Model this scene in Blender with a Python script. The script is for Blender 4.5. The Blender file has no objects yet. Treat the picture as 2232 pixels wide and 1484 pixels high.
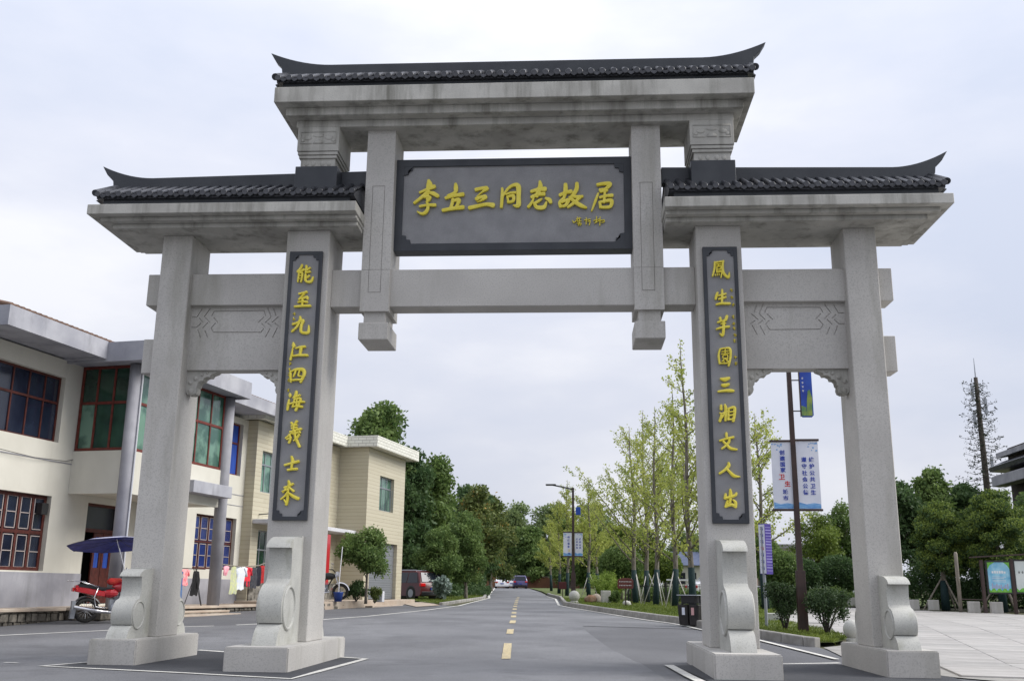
import bpy, bmesh, math, random
import numpy as np
from mathutils import Vector, Matrix, Euler

SC = bpy.context.scene
COL = SC.collection
R = math.radians
K = 0.71875

# ------------------------------------------------------------------ camera
cam_d = bpy.data.cameras.new('camera'); cam = bpy.data.objects.new('camera', cam_d); COL.objects.link(cam)
cam_d.sensor_width = 36.0; cam_d.lens = 35.1; cam_d.clip_start = 0.1; cam_d.clip_end = 3000
cam.matrix_world = (Matrix.Translation((1.0645, -15.955, 1.15)) @ Matrix.Rotation(0.064, 4, 'Z')
                    @ Matrix.Rotation(math.pi / 2 + 0.245, 4, 'X') @ Matrix.Rotation(0.011, 4, 'Z'))
SC.camera = cam
# ------------------------------------------------------------------ world: overcast sky
SUN_EL, SUN_AZ = R(42), R(86)            # azimuth from +Y towards +X
W = bpy.data.worlds.new('World'); SC.world = W; W.use_nodes = True
nt = W.node_tree; nt.nodes.clear()
def wn(t, **k):
    n = nt.nodes.new(t)
    for a, b in k.items(): setattr(n, a, b)
    return n
out = wn('ShaderNodeOutputWorld'); mixs = wn('ShaderNodeMixShader')
sky = wn('ShaderNodeTexSky', sky_type='NISHITA'); sky.sun_disc = False
sky.sun_elevation = SUN_EL; sky.sun_rotation = SUN_AZ; sky.dust_density = 3.0
bg1 = wn('ShaderNodeBackground'); bg1.inputs[1].default_value = 0.1
bg2 = wn('ShaderNodeBackground'); bg2.inputs[1].default_value = 1.0
tc = wn('ShaderNodeTexCoord'); mp = wn('ShaderNodeMapping'); mp.inputs['Scale'].default_value = (1.0, 1.0, 2.6)
mp.inputs['Location'].default_value = (0.35, 0.2, 0.1)
no = wn('ShaderNodeTexNoise'); no.inputs['Scale'].default_value = 1.7; no.inputs['Detail'].default_value = 7; no.inputs['Roughness'].default_value = 0.52
rp = wn('ShaderNodeValToRGB'); e = rp.color_ramp.elements
e[0].position = 0.36; e[0].color = (0.67, 0.725, 0.87, 1); e[1].position = 0.62; e[1].color = (0.96, 0.97, 1.03, 1)
m_ = e.new(0.5); m_.color = (0.79, 0.82, 0.93, 1)
sx = wn('ShaderNodeSeparateXYZ'); mr = wn('ShaderNodeMapRange')
mr.inputs[1].default_value = 0.0; mr.inputs[2].default_value = 1.0; mr.inputs[3].default_value = 0.87; mr.inputs[4].default_value = 1.50
mul = wn('ShaderNodeVectorMath', operation='SCALE')
L = nt.links.new
L(tc.outputs['Generated'], mp.inputs[0]); L(mp.outputs[0], no.inputs['Vector']); L(no.outputs[0], rp.inputs[0])
L(tc.outputs['Generated'], sx.inputs[0]); L(sx.outputs[2], mr.inputs[0])
L(rp.outputs[0], mul.inputs[0]); L(mr.outputs[0], mul.inputs['Scale']); L(mul.outputs[0], bg2.inputs[0])
L(sky.outputs[0], bg1.inputs[0]); L(bg1.outputs[0], mixs.inputs[1]); L(bg2.outputs[0], mixs.inputs[2])
mixs.inputs[0].default_value = 0.93; L(mixs.outputs[0], out.inputs[0])
# ------------------------------------------------------------------ sun behind cloud
sd = bpy.data.lights.new('sun', 'SUN'); sd.energy = 4.0; sd.angle = R(38); sd.color = (1.0, 0.965, 0.92)
so = bpy.data.objects.new('sun', sd); COL.objects.link(so)
sdir = Vector((math.sin(SUN_AZ) * math.cos(SUN_EL), math.cos(SUN_AZ) * math.cos(SUN_EL), math.sin(SUN_EL)))
so.rotation_euler = sdir.to_track_quat('Z', 'Y').to_euler(); so.location = (30, 20, 60)
SC.view_settings.view_transform = 'Standard'; SC.view_settings.look = 'None'
SC.view_settings.exposure = 0.0; SC.view_settings.gamma = 1.0; SC.view_settings.use_curve_mapping = False
SC.cycles.max_bounces = 6; SC.cycles.transparent_max_bounces = 8
SC.cycles.use_denoising = True

# ------------------------------------------------------------------ materials
MATS = {}
def mat(name, c1, c2=None, rough=0.8, scale=6.0, bump=0.0, bscale=None, stretch=None, spec=0.3, metal=0.0,
        speck=None, streak=None, island=None, coat=0.0, detail=5, contrast=(0.35, 0.65)):
    m = bpy.data.materials.new(name); m.use_nodes = True; t = m.node_tree; N = t.nodes; l = t.links.new
    b = N['Principled BSDF']; b.inputs['Roughness'].default_value = rough
    b.inputs['Specular IOR Level'].default_value = spec; b.inputs['Metallic'].default_value = metal
    if coat: b.inputs['Coat Weight'].default_value = coat
    c1 = tuple(c1) + (1,)
    tcn = N.new('ShaderNodeTexCoord'); co = tcn.outputs['Object']
    if stretch:
        mpn = N.new('ShaderNodeMapping'); mpn.inputs['Scale'].default_value = stretch; l(co, mpn.inputs[0]); sco = mpn.outputs[0]
    else: sco = co
    col = None
    if c2 is not None:
        n = N.new('ShaderNodeTexNoise'); n.inputs['Scale'].default_value = scale; n.inputs['Detail'].default_value = detail; l(sco, n.inputs['Vector'])
        r = N.new('ShaderNodeValToRGB'); r.color_ramp.elements[0].position = contrast[0]; r.color_ramp.elements[1].position = contrast[1]
        r.color_ramp.elements[0].color = c1; r.color_ramp.elements[1].color = tuple(c2) + (1,)
        l(n.outputs[0], r.inputs[0]); col = r.outputs[0]
    def mixc(a, fac, bcol, mode='MIX'):
        x = N.new('ShaderNodeMix'); x.data_type = 'RGBA'; x.blend_type = mode
        if a is None: x.inputs[6].default_value = c1
        else: l(a, x.inputs[6])
        x.inputs[7].default_value = tuple(bcol) + (1,)
        l(fac, x.inputs[0]); return x.outputs[2]
    if speck:                                    # (scale, colour, low, high)
        n = N.new('ShaderNodeTexNoise'); n.inputs['Scale'].default_value = speck[0]; n.inputs['Detail'].default_value = 2; l(co, n.inputs['Vector'])
        r = N.new('ShaderNodeMapRange'); r.inputs[1].default_value = speck[2]; r.inputs[2].default_value = speck[3]
        r.inputs[4].default_value = 0.75; l(n.outputs[0], r.inputs[0]); col = mixc(col, r.outputs[0], speck[1])
    if streak:                                   # (colour, xy scale, z scale, low, high, strength)
        mpn = N.new('ShaderNodeMapping'); mpn.inputs['Scale'].default_value = (streak[1], streak[1], streak[2]); l(co, mpn.inputs[0])
        n = N.new('ShaderNodeTexNoise'); n.inputs['Scale'].default_value = 1; n.inputs['Detail'].default_value = 6; n.inputs['Roughness'].default_value = 0.65; l(mpn.outputs[0], n.inputs['Vector'])
        r = N.new('ShaderNodeMapRange'); r.inputs[1].default_value = streak[3]; r.inputs[2].default_value = streak[4]
        r.inputs[4].default_value = streak[5]; l(n.outputs[0], r.inputs[0]); col = mixc(col, r.outputs[0], streak[0])
    if island:                                   # value jitter for every separate piece: (low, high)
        g = N.new('ShaderNodeNewGeometry'); oi = N.new('ShaderNodeObjectInfo')
        ad = N.new('ShaderNodeMath'); ad.operation = 'ADD'; l(g.outputs['Random Per Island'], ad.inputs[0]); l(oi.outputs['Random'], ad.inputs[1])
        fr = N.new('ShaderNodeMath'); fr.operation = 'FRACT'; l(ad.outputs[0], fr.inputs[0])
        r = N.new('ShaderNodeMapRange'); r.inputs[3].default_value = island[0]; r.inputs[4].default_value = island[1]; l(fr.outputs[0], r.inputs[0])
        h = N.new('ShaderNodeHueSaturation'); l(r.outputs[0], h.inputs['Value'])
        if col is None: h.inputs['Color'].default_value = c1
        else: l(col, h.inputs['Color'])
        col = h.outputs[0]
    if col is not None: l(col, b.inputs['Base Color'])
    else: b.inputs['Base Color'].default_value = c1
    if bump:
        n = N.new('ShaderNodeTexNoise'); n.inputs['Scale'].default_value = bscale or scale * 4; n.inputs['Detail'].default_value = 5; l(sco, n.inputs['Vector'])
        bp = N.new('ShaderNodeBump'); bp.inputs['Strength'].default_value = bump; bp.inputs['Distance'].default_value = 0.02
        l(n.outputs[0], bp.inputs['Height']); l(bp.outputs[0], b.inputs['Normal'])
    MATS[name] = m; return m

def leafmat(name, c1, c2, trans=0.3, c3=None):
    m = bpy.data.materials.new(name); m.use_nodes = True; t = m.node_tree; N = t.nodes; l = t.links.new; N.clear()
    o = N.new('ShaderNodeOutputMaterial'); g = N.new('ShaderNodeNewGeometry'); r = N.new('ShaderNodeValToRGB')
    r.color_ramp.elements[0].color = tuple(c1) + (1,); r.color_ramp.elements[1].color = tuple(c2) + (1,)
    if c3: q = r.color_ramp.elements.new(0.93); q.color = tuple(c2) + (1,); r.color_ramp.elements[-1].color = tuple(c3) + (1,)
    tcn = N.new('ShaderNodeTexCoord'); nz = N.new('ShaderNodeTexNoise'); nz.inputs['Scale'].default_value = 0.9; nz.inputs['Detail'].default_value = 3
    l(tcn.outputs['Object'], nz.inputs['Vector'])
    a = N.new('ShaderNodeMath'); a.operation = 'MULTIPLY_ADD'; l(g.outputs['Random Per Island'], a.inputs[0]); a.inputs[1].default_value = 0.7
    s = N.new('ShaderNodeMapRange'); s.inputs[1].default_value = 0.35; s.inputs[2].default_value = 0.65; s.inputs[3].default_value = -0.1; s.inputs[4].default_value = 0.4
    l(nz.outputs[0], s.inputs[0]); l(s.outputs[0], a.inputs[2]); l(a.outputs[0], r.inputs[0])
    d = N.new('ShaderNodeBsdfPrincipled'); d.inputs['Roughness'].default_value = 0.55; d.inputs['Specular IOR Level'].default_value = 0.25
    tr = N.new('ShaderNodeBsdfTranslucent'); mx = N.new('ShaderNodeMixShader'); mx.inputs[0].default_value = trans
    l(r.outputs[0], d.inputs['Base Color']); l(r.outputs[0], tr.inputs['Color']); l(d.outputs[0], mx.inputs[1]); l(tr.outputs[0], mx.inputs[2]); l(mx.outputs[0], o.inputs[0])
    MATS[name] = m; return m

granite = mat('granite', (0.455, 0.44, 0.415), (0.53, 0.515, 0.485), rough=0.75, scale=0.9, bump=0.12, bscale=90, speck=(52, (0.355, 0.345, 0.325), 0.50, 0.68),
              streak=((0.30, 0.29, 0.25), 1.4, 0.22, 0.52, 0.72, 0.75))
granite_w = mat('granite_weathered', (0.38, 0.37, 0.34), (0.52, 0.51, 0.47), rough=0.85, scale=1.6, bump=0.15, bscale=60, speck=(120, (0.3, 0.3, 0.29), 0.55, 0.75),
                streak=((0.10, 0.097, 0.075), 3.4, 0.35, 0.48, 0.74, 0.75))
granite_d = mat('granite_drum', (0.44, 0.44, 0.41), (0.52, 0.52, 0.48), rough=0.7, scale=2.5, bump=0.1, bscale=80, speck=(55, (0.34, 0.34, 0.32), 0.50, 0.70),
                streak=((0.24, 0.24, 0.17), 4, 1.5, 0.55, 0.75, 0.5))
slate = mat('slate_tile', (0.016, 0.018, 0.023), (0.045, 0.047, 0.056), rough=0.36, scale=5, bump=0.2, bscale=40, spec=0.5, island=(0.75, 1.3))
slate_flat = mat('dark_stone', (0.030, 0.034, 0.042), (0.045, 0.05, 0.058), rough=0.5, scale=2, bump=0.05, spec=0.4)
panel_grey = mat('panel_grey', (0.235, 0.235, 0.242), (0.285, 0.285, 0.292), rough=0.55, scale=3, bump=0.03, bscale=120, speck=(180, (0.09, 0.09, 0.1), 0.5, 0.75))
trim_pale = mat('panel_trim', (0.3, 0.3, 0.31), rough=0.6)
gold = mat('gold_paint', (0.74, 0.62, 0.05), (0.82, 0.70, 0.10), rough=0.4, scale=9, spec=0.4)
asphalt = mat('asphalt', (0.125, 0.127, 0.135), (0.205, 0.208, 0.218), rough=0.62, scale=0.35, bump=0.35, bscale=120, detail=9, spec=0.35,
              speck=(45, (0.085, 0.085, 0.09), 0.46, 0.66), streak=((0.085, 0.086, 0.093), 0.6, 1, 0.50, 0.64, 0.6))
asphalt_side = mat('asphalt_side', (0.10, 0.101, 0.108), (0.155, 0.157, 0.165), rough=0.66, scale=0.3, bump=0.35, bscale=120, detail=8, spec=0.3,
              speck=(220, (0.05, 0.05, 0.055), 0.5, 0.75), streak=((0.075, 0.076, 0.082), 0.5, 1, 0.50, 0.68, 0.5))
asphalt_new = mat('asphalt_new', (0.042, 0.044, 0.05), (0.065, 0.067, 0.074), rough=0.75, scale=0.8, bump=0.4, bscale=100)
white_line = mat('white_line', (0.55, 0.54, 0.50), (0.70, 0.69, 0.64), rough=0.7, scale=3, speck=(60, (0.22, 0.22, 0.22), 0.55, 0.72))
yellow_line = mat('yellow_line', (0.50, 0.41, 0.22), (0.60, 0.50, 0.30), rough=0.7, scale=5, speck=(30, (0.2, 0.19, 0.17), 0.45, 0.62))
kerbm = mat('kerb_concrete', (0.25, 0.24, 0.22), (0.36, 0.35, 0.33), rough=0.85, scale=3, bump=0.2, island=(0.85, 1.1))
kerbface = mat('kerb_dirty', (0.12, 0.10, 0.08), (0.30, 0.27, 0.23), rough=0.9, scale=4, bump=0.3, island=(0.8, 1.15))
paving = mat('paving_slab', (0.33, 0.315, 0.295), (0.42, 0.405, 0.385), rough=0.6, scale=1.2, bump=0.06, bscale=60, island=(0.88, 1.06))
joint = mat('paving_joint', (0.24, 0.23, 0.215), (0.32, 0.31, 0.29), rough=0.9, scale=5)
soil = mat('soil', (0.05, 0.06, 0.025), (0.10, 0.09, 0.05), rough=0.95, scale=1.5, bump=0.4)
lawnm = mat('lawn_ground', (0.06, 0.09, 0.022), (0.12, 0.14, 0.045), rough=0.95, scale=1.2, bump=0.5)
cream = mat('cream_plaster', (0.52, 0.505, 0.44), (0.60, 0.585, 0.515), rough=0.85, scale=0.8, bump=0.08, bscale=50, streak=((0.42, 0.41, 0.35), 2.0, 0.3, 0.55, 0.8, 0.5))
eavesm = mat('eaves_concrete', (0.27, 0.275, 0.31), (0.40, 0.405, 0.435), rough=0.85, scale=1.1, bump=0.12, streak=((0.16, 0.16, 0.175), 2, 0.6, 0.52, 0.75, 0.6))
concrete = mat('grey_concrete', (0.23, 0.23, 0.255), (0.33, 0.33, 0.355), rough=0.85, scale=1.3, bump=0.15, bscale=30, streak=((0.17, 0.17, 0.18), 3, 0.5, 0.52, 0.75, 0.6))
concrete_l = mat('pale_concrete', (0.48, 0.49, 0.52), (0.58, 0.585, 0.61), rough=0.8, scale=1.5, bump=0.08, streak=((0.3, 0.3, 0.32), 3, 0.5, 0.55, 0.8, 0.4))
terr_top = mat('terrace_cement', (0.36, 0.29, 0.23), (0.44, 0.38, 0.31), rough=0.9, scale=2, bump=0.15)
riserm = mat('dirty_riser', (0.035, 0.032, 0.027), (0.17, 0.155, 0.13), rough=0.95, scale=5, bump=0.5, island=(0.6, 1.25))
rubble = mat('rubble_stone', (0.07, 0.065, 0.055), (0.36, 0.34, 0.30), rough=0.95, scale=5, bump=0.5, island=(0.6, 1.25))
woodred = mat('red_wood', (0.10, 0.022, 0.016), (0.16, 0.035, 0.025), rough=0.5, scale=8)
muntin = mat('pale_glazing_bar', (0.36, 0.31, 0.29), rough=0.6)
glassdk = mat('dark_glass', (0.012, 0.016, 0.024), rough=0.1, spec=0.4)
glassbl = mat('blue_glass', (0.012, 0.02, 0.09), rough=0.12, spec=0.8, c2=(0.02, 0.04, 0.17), scale=1.5)
glassgr = mat('green_glass', (0.03, 0.09, 0.065), (0.12, 0.23, 0.17), rough=0.1, spec=0.9, scale=1.6, contrast=(0.42, 0.56))
glassgrd = mat('dark_green_glass', (0.008, 0.028, 0.02), (0.03, 0.08, 0.05), rough=0.1, spec=0.8, scale=1.1)
curtain_b = mat('blue_curtain', (0.015, 0.05, 0.28), (0.03, 0.09, 0.42), rough=0.7, scale=6, stretch=(3, 3, 0.2))
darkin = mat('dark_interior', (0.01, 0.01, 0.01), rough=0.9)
rooftile = mat('brown_roof_tile', (0.13, 0.08, 0.06), (0.22, 0.14, 0.10), rough=0.8, scale=3, bump=0.3)
blackm = mat('black_metal', (0.015, 0.015, 0.016), rough=0.4, spec=0.5)
brownm = mat('brown_metal', (0.028, 0.014, 0.012), (0.048, 0.024, 0.020), rough=0.45, scale=4, spec=0.5)
chrome = mat('chrome', (0.7, 0.7, 0.72), rough=0.15, metal=1.0)
greymetal = mat('grey_metal', (0.32, 0.34, 0.37), rough=0.4, metal=0.6)
rubber = mat('rubber', (0.018, 0.018, 0.018), rough=0.8, c2=(0.04, 0.038, 0.035), scale=20)
plastic_k = mat('black_plastic', (0.02, 0.02, 0.022), rough=0.35, spec=0.5)
redp = mat('red_paint', (0.42, 0.012, 0.02), rough=0.2, spec=0.6, coat=0.6)
marp = mat('maroon_paint', (0.075, 0.012, 0.012), rough=0.3, spec=0.3, coat=0.2)
whitep = mat('white_car_paint', (0.72, 0.72, 0.74), rough=0.2, spec=0.6, coat=0.8)
purp = mat('purple_car_paint', (0.03, 0.018, 0.12), rough=0.2, spec=0.6, coat=0.8)
redlens = mat('red_lens', (0.55, 0.01, 0.01), rough=0.2, spec=0.6)
whitelens = mat('clear_lens', (0.75, 0.75, 0.78), rough=0.15, spec=0.7)
bark = mat('bark', (0.10, 0.085, 0.07), (0.22, 0.20, 0.17), rough=0.9, scale=6, bump=0.5, stretch=(3, 3, 0.6))
barkdk = mat('dark_bark', (0.03, 0.026, 0.022), (0.07, 0.06, 0.05), rough=0.95, scale=6, bump=0.5)
wrapm = mat('green_trunk_wrap', (0.008, 0.022, 0.024), (0.016, 0.04, 0.042), rough=0.8, scale=30, bump=0.4)
woodrd2 = mat('dark_red_wood', (0.05, 0.013, 0.010), (0.09, 0.022, 0.016), rough=0.5, scale=8)
stake = mat('stake_pole', (0.38, 0.37, 0.35), (0.5, 0.48, 0.45), rough=0.7, scale=6)
polewood = mat('weathered_wood', (0.16, 0.14, 0.12), (0.28, 0.25, 0.21), rough=0.9, scale=5, stretch=(4, 4, 0.5), bump=0.3)
f_dark = leafmat('leaf_dark', (0.035, 0.075, 0.028), (0.11, 0.175, 0.065), 0.38)
f_mid = leafmat('leaf_mid', (0.06, 0.115, 0.033), (0.20, 0.28, 0.085), 0.42)
f_light = leafmat('leaf_light', (0.06, 0.11, 0.02), (0.26, 0.33, 0.07), 0.32)
f_olive = leafmat('leaf_olive', (0.06, 0.10, 0.03), (0.20, 0.23, 0.07), 0.38, c3=(0.42, 0.26, 0.07))
f_ginkgo = leafmat('leaf_ginkgo', (0.20, 0.27, 0.06), (0.53, 0.56, 0.14), 0.42)
f_far = leafmat('leaf_far', (0.10, 0.155, 0.06), (0.27, 0.34, 0.14), 0.42)
f_shrub = leafmat('leaf_shrub', (0.018, 0.040, 0.016), (0.085, 0.135, 0.05), 0.25)
f_pine = leafmat('leaf_needle', (0.010, 0.018, 0.012), (0.03, 0.045, 0.025), 0.1)
f_grass = leafmat('grass_blade', (0.06, 0.10, 0.015), (0.22, 0.27, 0.05), 0.3)
f_bamboo = leafmat('bamboo_leaf', (0.12, 0.20, 0.03), (0.36, 0.46, 0.10), 0.35)

# ceramic strip tiles: colour plus fine joints
def stripmat(name, c1, c2, cj, w, h):
    m = mat(name, c1, rough=0.45, spec=0.4); t = m.node_tree; N = t.nodes; l = t.links.new
    tcn = N.new('ShaderNodeTexCoord'); sp = N.new('ShaderNodeSeparateXYZ'); ad = N.new('ShaderNodeMath'); ad.operation = 'ADD'
    cb = N.new('ShaderNodeCombineXYZ'); br = N.new('ShaderNodeTexBrick')
    br.inputs['Scale'].default_value = 1; br.inputs['Brick Width'].default_value = w; br.inputs['Row Height'].default_value = h
    br.inputs['Mortar Size'].default_value = h * 0.07; br.inputs['Mortar Smooth'].default_value = 0.2
    br.inputs['Color1'].default_value = tuple(c1) + (1,); br.inputs['Color2'].default_value = tuple(c2) + (1,); br.inputs['Mortar'].default_value = tuple(cj) + (1,)
    l(tcn.outputs['Object'], sp.inputs[0]); l(sp.outputs[0], ad.inputs[0]); l(sp.outputs[1], ad.inputs[1]); l(ad.outputs[0], cb.inputs[0]); l(sp.outputs[2], cb.inputs[1])
    l(cb.outputs[0], br.inputs['Vector']); l(br.outputs[0], N['Principled BSDF'].inputs['Base Color'])
    bp = N.new('ShaderNodeBump'); bp.invert = True; bp.inputs['Strength'].default_value = 0.6; bp.inputs['Distance'].default_value = 0.01
    l(br.outputs[1], bp.inputs['Height']); l(bp.outputs[0], N['Principled BSDF'].inputs['Normal']); return m
striptile = stripmat('strip_tile', (0.455, 0.42, 0.315), (0.50, 0.465, 0.355), (0.40, 0.35, 0.25), 4.0, 0.155)
stripwhite = stripmat('white_strip_tile', (0.62, 0.62, 0.55), (0.70, 0.70, 0.63), (0.30, 0.29, 0.26), 0.35, 0.13)

# ------------------------------------------------------------------ mesh helpers
class MB:
    def __init__(s): s.v = []; s.f = []
    def add(s, vs, fs):
        o = len(s.v); s.v += [tuple(p) for p in vs]; s.f += [tuple(i + o for i in f) for f in fs]; return s
    def box(s, x0, x1, y0, y1, z0, z1):
        return s.add([(x0,y0,z0),(x1,y0,z0),(x1,y1,z0),(x0,y1,z0),(x0,y0,z1),(x1,y0,z1),(x1,y1,z1),(x0,y1,z1)],
                     [(0,3,2,1),(4,5,6,7),(0,1,5,4),(1,2,6,5),(2,3,7,6),(3,0,4,7)])
    def frustum(s, x0, x1, y0, y1, z0, X0, X1, Y0, Y1, z1):
        return s.add([(x0,y0,z0),(x1,y0,z0),(x1,y1,z0),(x0,y1,z0),(X0,Y0,z1),(X1,Y0,z1),(X1,Y1,z1),(X0,Y1,z1)],
                     [(0,3,2,1),(4,5,6,7),(0,1,5,4),(1,2,6,5),(2,3,7,6),(3,0,4,7)])
    def prism(s, poly, a0, a1, axis='x'):
        """poly: closed outline; extruded along axis. For 'x' poly=(y,z); 'y' poly=(x,z); 'z' poly=(x,y)"""
        n = len(poly)
        def P(p, a): return (a, p[0], p[1]) if axis == 'x' else ((p[0], a, p[1]) if axis == 'y' else (p[0], p[1], a))
        vs = [P(p, a0) for p in poly] + [P(p, a1) for p in poly]
        fs = [tuple(range(n - 1, -1, -1)), tuple(range(n, 2 * n))] + [(i, (i + 1) % n, n + (i + 1) % n, n + i) for i in range(n)]
        return s.add(vs, fs)
    def tube(s, pts, rad, n=8, caps=True):
        pts = [Vector(p) for p in pts]
        if not hasattr(rad, '__len__'): rad = [rad] * len(pts)
        vs = []; fs = []; prev = None
        for i, p in enumerate(pts):
            d = (pts[min(i + 1, len(pts) - 1)] - pts[max(i - 1, 0)])
            if d.length < 1e-9: d = Vector((0, 0, 1))
            d.normalize()
            u = prev - d * prev.dot(d) if prev is not None else None
            if u is None or u.length < 1e-4: u = d.orthogonal()
            u.normalize(); prev = u; w = d.cross(u)
            for k in range(n):
                a = 2 * math.pi * k / n; q = p + (u * math.cos(a) + w * math.sin(a)) * rad[i]; vs.append(tuple(q))
        for i in range(len(pts) - 1):
            for k in range(n):
                fs.append((i*n+k, i*n+(k+1)%n, (i+1)*n+(k+1)%n, (i+1)*n+k))
        if caps: fs.append(tuple(range(n - 1, -1, -1))); fs.append(tuple(range((len(pts)-1)*n, len(pts)*n)))
        return s.add(vs, fs)
    def lathe(s, prof, n=16, c=(0, 0, 0)):
        vs = []; fs = []
        for (r, z) in prof:
            for k in range(n):
                a = 2 * math.pi * k / n; vs.append((c[0] + r * math.cos(a), c[1] + r * math.sin(a), c[2] + z))
        for i in range(len(prof) - 1):
            for k in range(n): fs.append((i*n+k, i*n+(k+1)%n, (i+1)*n+(k+1)%n, (i+1)*n+k))
        fs.append(tuple(range(n - 1, -1, -1))); fs.append(tuple(range((len(prof)-1)*n, len(prof)*n)))
        return s.add(vs, fs)
    def ell(s, c, r, n=12, m=8, jit=0, rng=None):
        vs = []; fs = []
        for i in range(m + 1):
            t = math.pi * i / m
            for k in range(n):
                a = 2 * math.pi * k / n; j = 1 + (rng.uniform(-jit, jit) if rng and 0 < i < m else 0)
                vs.append((c[0] + r[0]*math.sin(t)*math.cos(a)*j, c[1] + r[1]*math.sin(t)*math.sin(a)*j, c[2] - r[2]*math.cos(t)*j))
        for i in range(m):
            for k in range(n): fs.append((i*n+k, i*n+(k+1)%n, (i+1)*n+(k+1)%n, (i+1)*n+k))
        return s.add(vs, fs)
    def wall(s, axis, c0, c1, a0, a1, z0, z1, holes=()):
        """solid wall slab with rectangular openings. axis='x': slab c0<x<c1 spanning a along y; axis='y': slab c0<y<c1 spanning a along x"""
        A = sorted(set([a0, a1] + [min(max(v, a0), a1) for h in holes for v in h[:2]])); Z = sorted(set([z0, z1] + [min(max(v, z0), z1) for h in holes for v in h[2:]]))
        def solid(i, j):
            if not (0 <= i < len(A) - 1 and 0 <= j < len(Z) - 1): return False
            am = (A[i] + A[i+1]) / 2; zm = (Z[j] + Z[j+1]) / 2
            return not any(h[0] < am < h[1] and h[2] < zm < h[3] for h in holes)
        def P(c, a, z): return (c, a, z) if axis == 'x' else (a, c, z)
        for i in range(len(A) - 1):
            for j in range(len(Z) - 1):
                if not solid(i, j): continue
                p, q, r, t = A[i], A[i+1], Z[j], Z[j+1]
                quads = [[P(c1,p,r),P(c1,q,r),P(c1,q,t),P(c1,p,t)], [P(c0,p,r),P(c0,p,t),P(c0,q,t),P(c0,q,r)]]
                if not solid(i-1, j): quads.append([P(c0,p,r),P(c1,p,r),P(c1,p,t),P(c0,p,t)])
                if not solid(i+1, j): quads.append([P(c0,q,r),P(c0,q,t),P(c1,q,t),P(c1,q,r)])
                if not solid(i, j-1): quads.append([P(c0,p,r),P(c0,q,r),P(c1,q,r),P(c1,p,r)])
                if not solid(i, j+1): quads.append([P(c0,p,t),P(c1,p,t),P(c1,q,t),P(c0,q,t)])
                for Q in quads: s.add(Q, [(0,1,2,3)])
        return s
    def mesh(s, name, bevel=0, seg=1, smooth=False, weld=True, normals=True):
        me = bpy.data.meshes.new(name); me.from_pydata(s.v, [], s.f)
        if weld or bevel or normals:
            bm = bmesh.new(); bm.from_mesh(me)
            if weld: bmesh.ops.remove_doubles(bm, verts=bm.verts, dist=1e-5)
            if normals: bmesh.ops.recalc_face_normals(bm, faces=bm.faces)
            if bevel:
                ed = [e for e in bm.edges if len(e.link_faces) == 2 and e.calc_face_angle(0) > 0.6]
                bmesh.ops.bevel(bm, geom=ed, offset=bevel, segments=seg, affect='EDGES', clamp_overlap=True)
            bm.to_mesh(me); bm.free()
        if smooth:
            me.polygons.foreach_set('use_smooth', [True] * len(me.polygons))
        me.update(); return me
    def build(s, name, m, parent=None, loc=(0,0,0), rotz=0, **k):
        return link(name, s.mesh(name, **k), m, parent, loc, rotz)
def link(name, me, m=None, parent=None, loc=(0,0,0), rotz=0):
    o = bpy.data.objects.new(name, me); COL.objects.link(o)
    if m is not None and not me.materials: me.materials.append(m)
    o.location = loc; o.rotation_euler = (0, 0, rotz) if not isinstance(rotz, (tuple, list)) else rotz
    if parent is not None: o.parent = parent
    return o
def smooth_angle(o, deg=35):
    me = o.data; me.polygons.foreach_set('use_smooth', [True] * len(me.polygons))
    bm = bmesh.new(); bm.from_mesh(me)
    for e in bm.edges: e.smooth = not (len(e.link_faces) == 2 and e.calc_face_angle(0) > R(deg))
    bm.to_mesh(me); bm.free(); return o
def tag(o, label, cat, group=None):
    o['label'] = label; o['category'] = cat
    if group: o['group'] = group
    return o
def thing(name, label, cat, loc=(0,0,0), rotz=0, group=None):
    o = bpy.data.objects.new(name, None); COL.objects.link(o); o.location = loc; o.rotation_euler = (0, 0, rotz); o.empty_display_size = 0.2
    return tag(o, label, cat, group)
def struct(o): o['kind'] = 'structure'; return o
def stuff(o): o['kind'] = 'stuff'; return o
def kids(o): return [c for c in bpy.data.objects if c.parent == o]
CH = {}
def dup(root, loc, rotz=0, label=None, scale=None):
    allo = list(bpy.data.objects)
    def rec(o, par):
        c = o.copy(); COL.objects.link(c); c.parent = par
        for ch in [x for x in allo if x.parent == o]: rec(ch, c)
        return c
    c = rec(root, None); c.location = loc; c.rotation_euler = (0, 0, rotz)
    if label: c['label'] = label
    if scale: c.scale = (scale,) * 3 if not hasattr(scale, '__len__') else scale
    return c
def cut(o, cutter):
    """carve the cutter's shape out of o for good"""
    c = cutter.build('cutter', None); md = o.modifiers.new('b', 'BOOLEAN'); md.operation = 'DIFFERENCE'; md.solver = 'EXACT'; md.object = c
    dg = bpy.context.evaluated_depsgraph_get(); me = bpy.data.meshes.new_from_object(o.evaluated_get(dg)); o.modifiers.clear()
    old = o.data; o.data = me; bpy.data.meshes.remove(old); cm = c.data; bpy.data.objects.remove(c); bpy.data.meshes.remove(cm)
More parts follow.
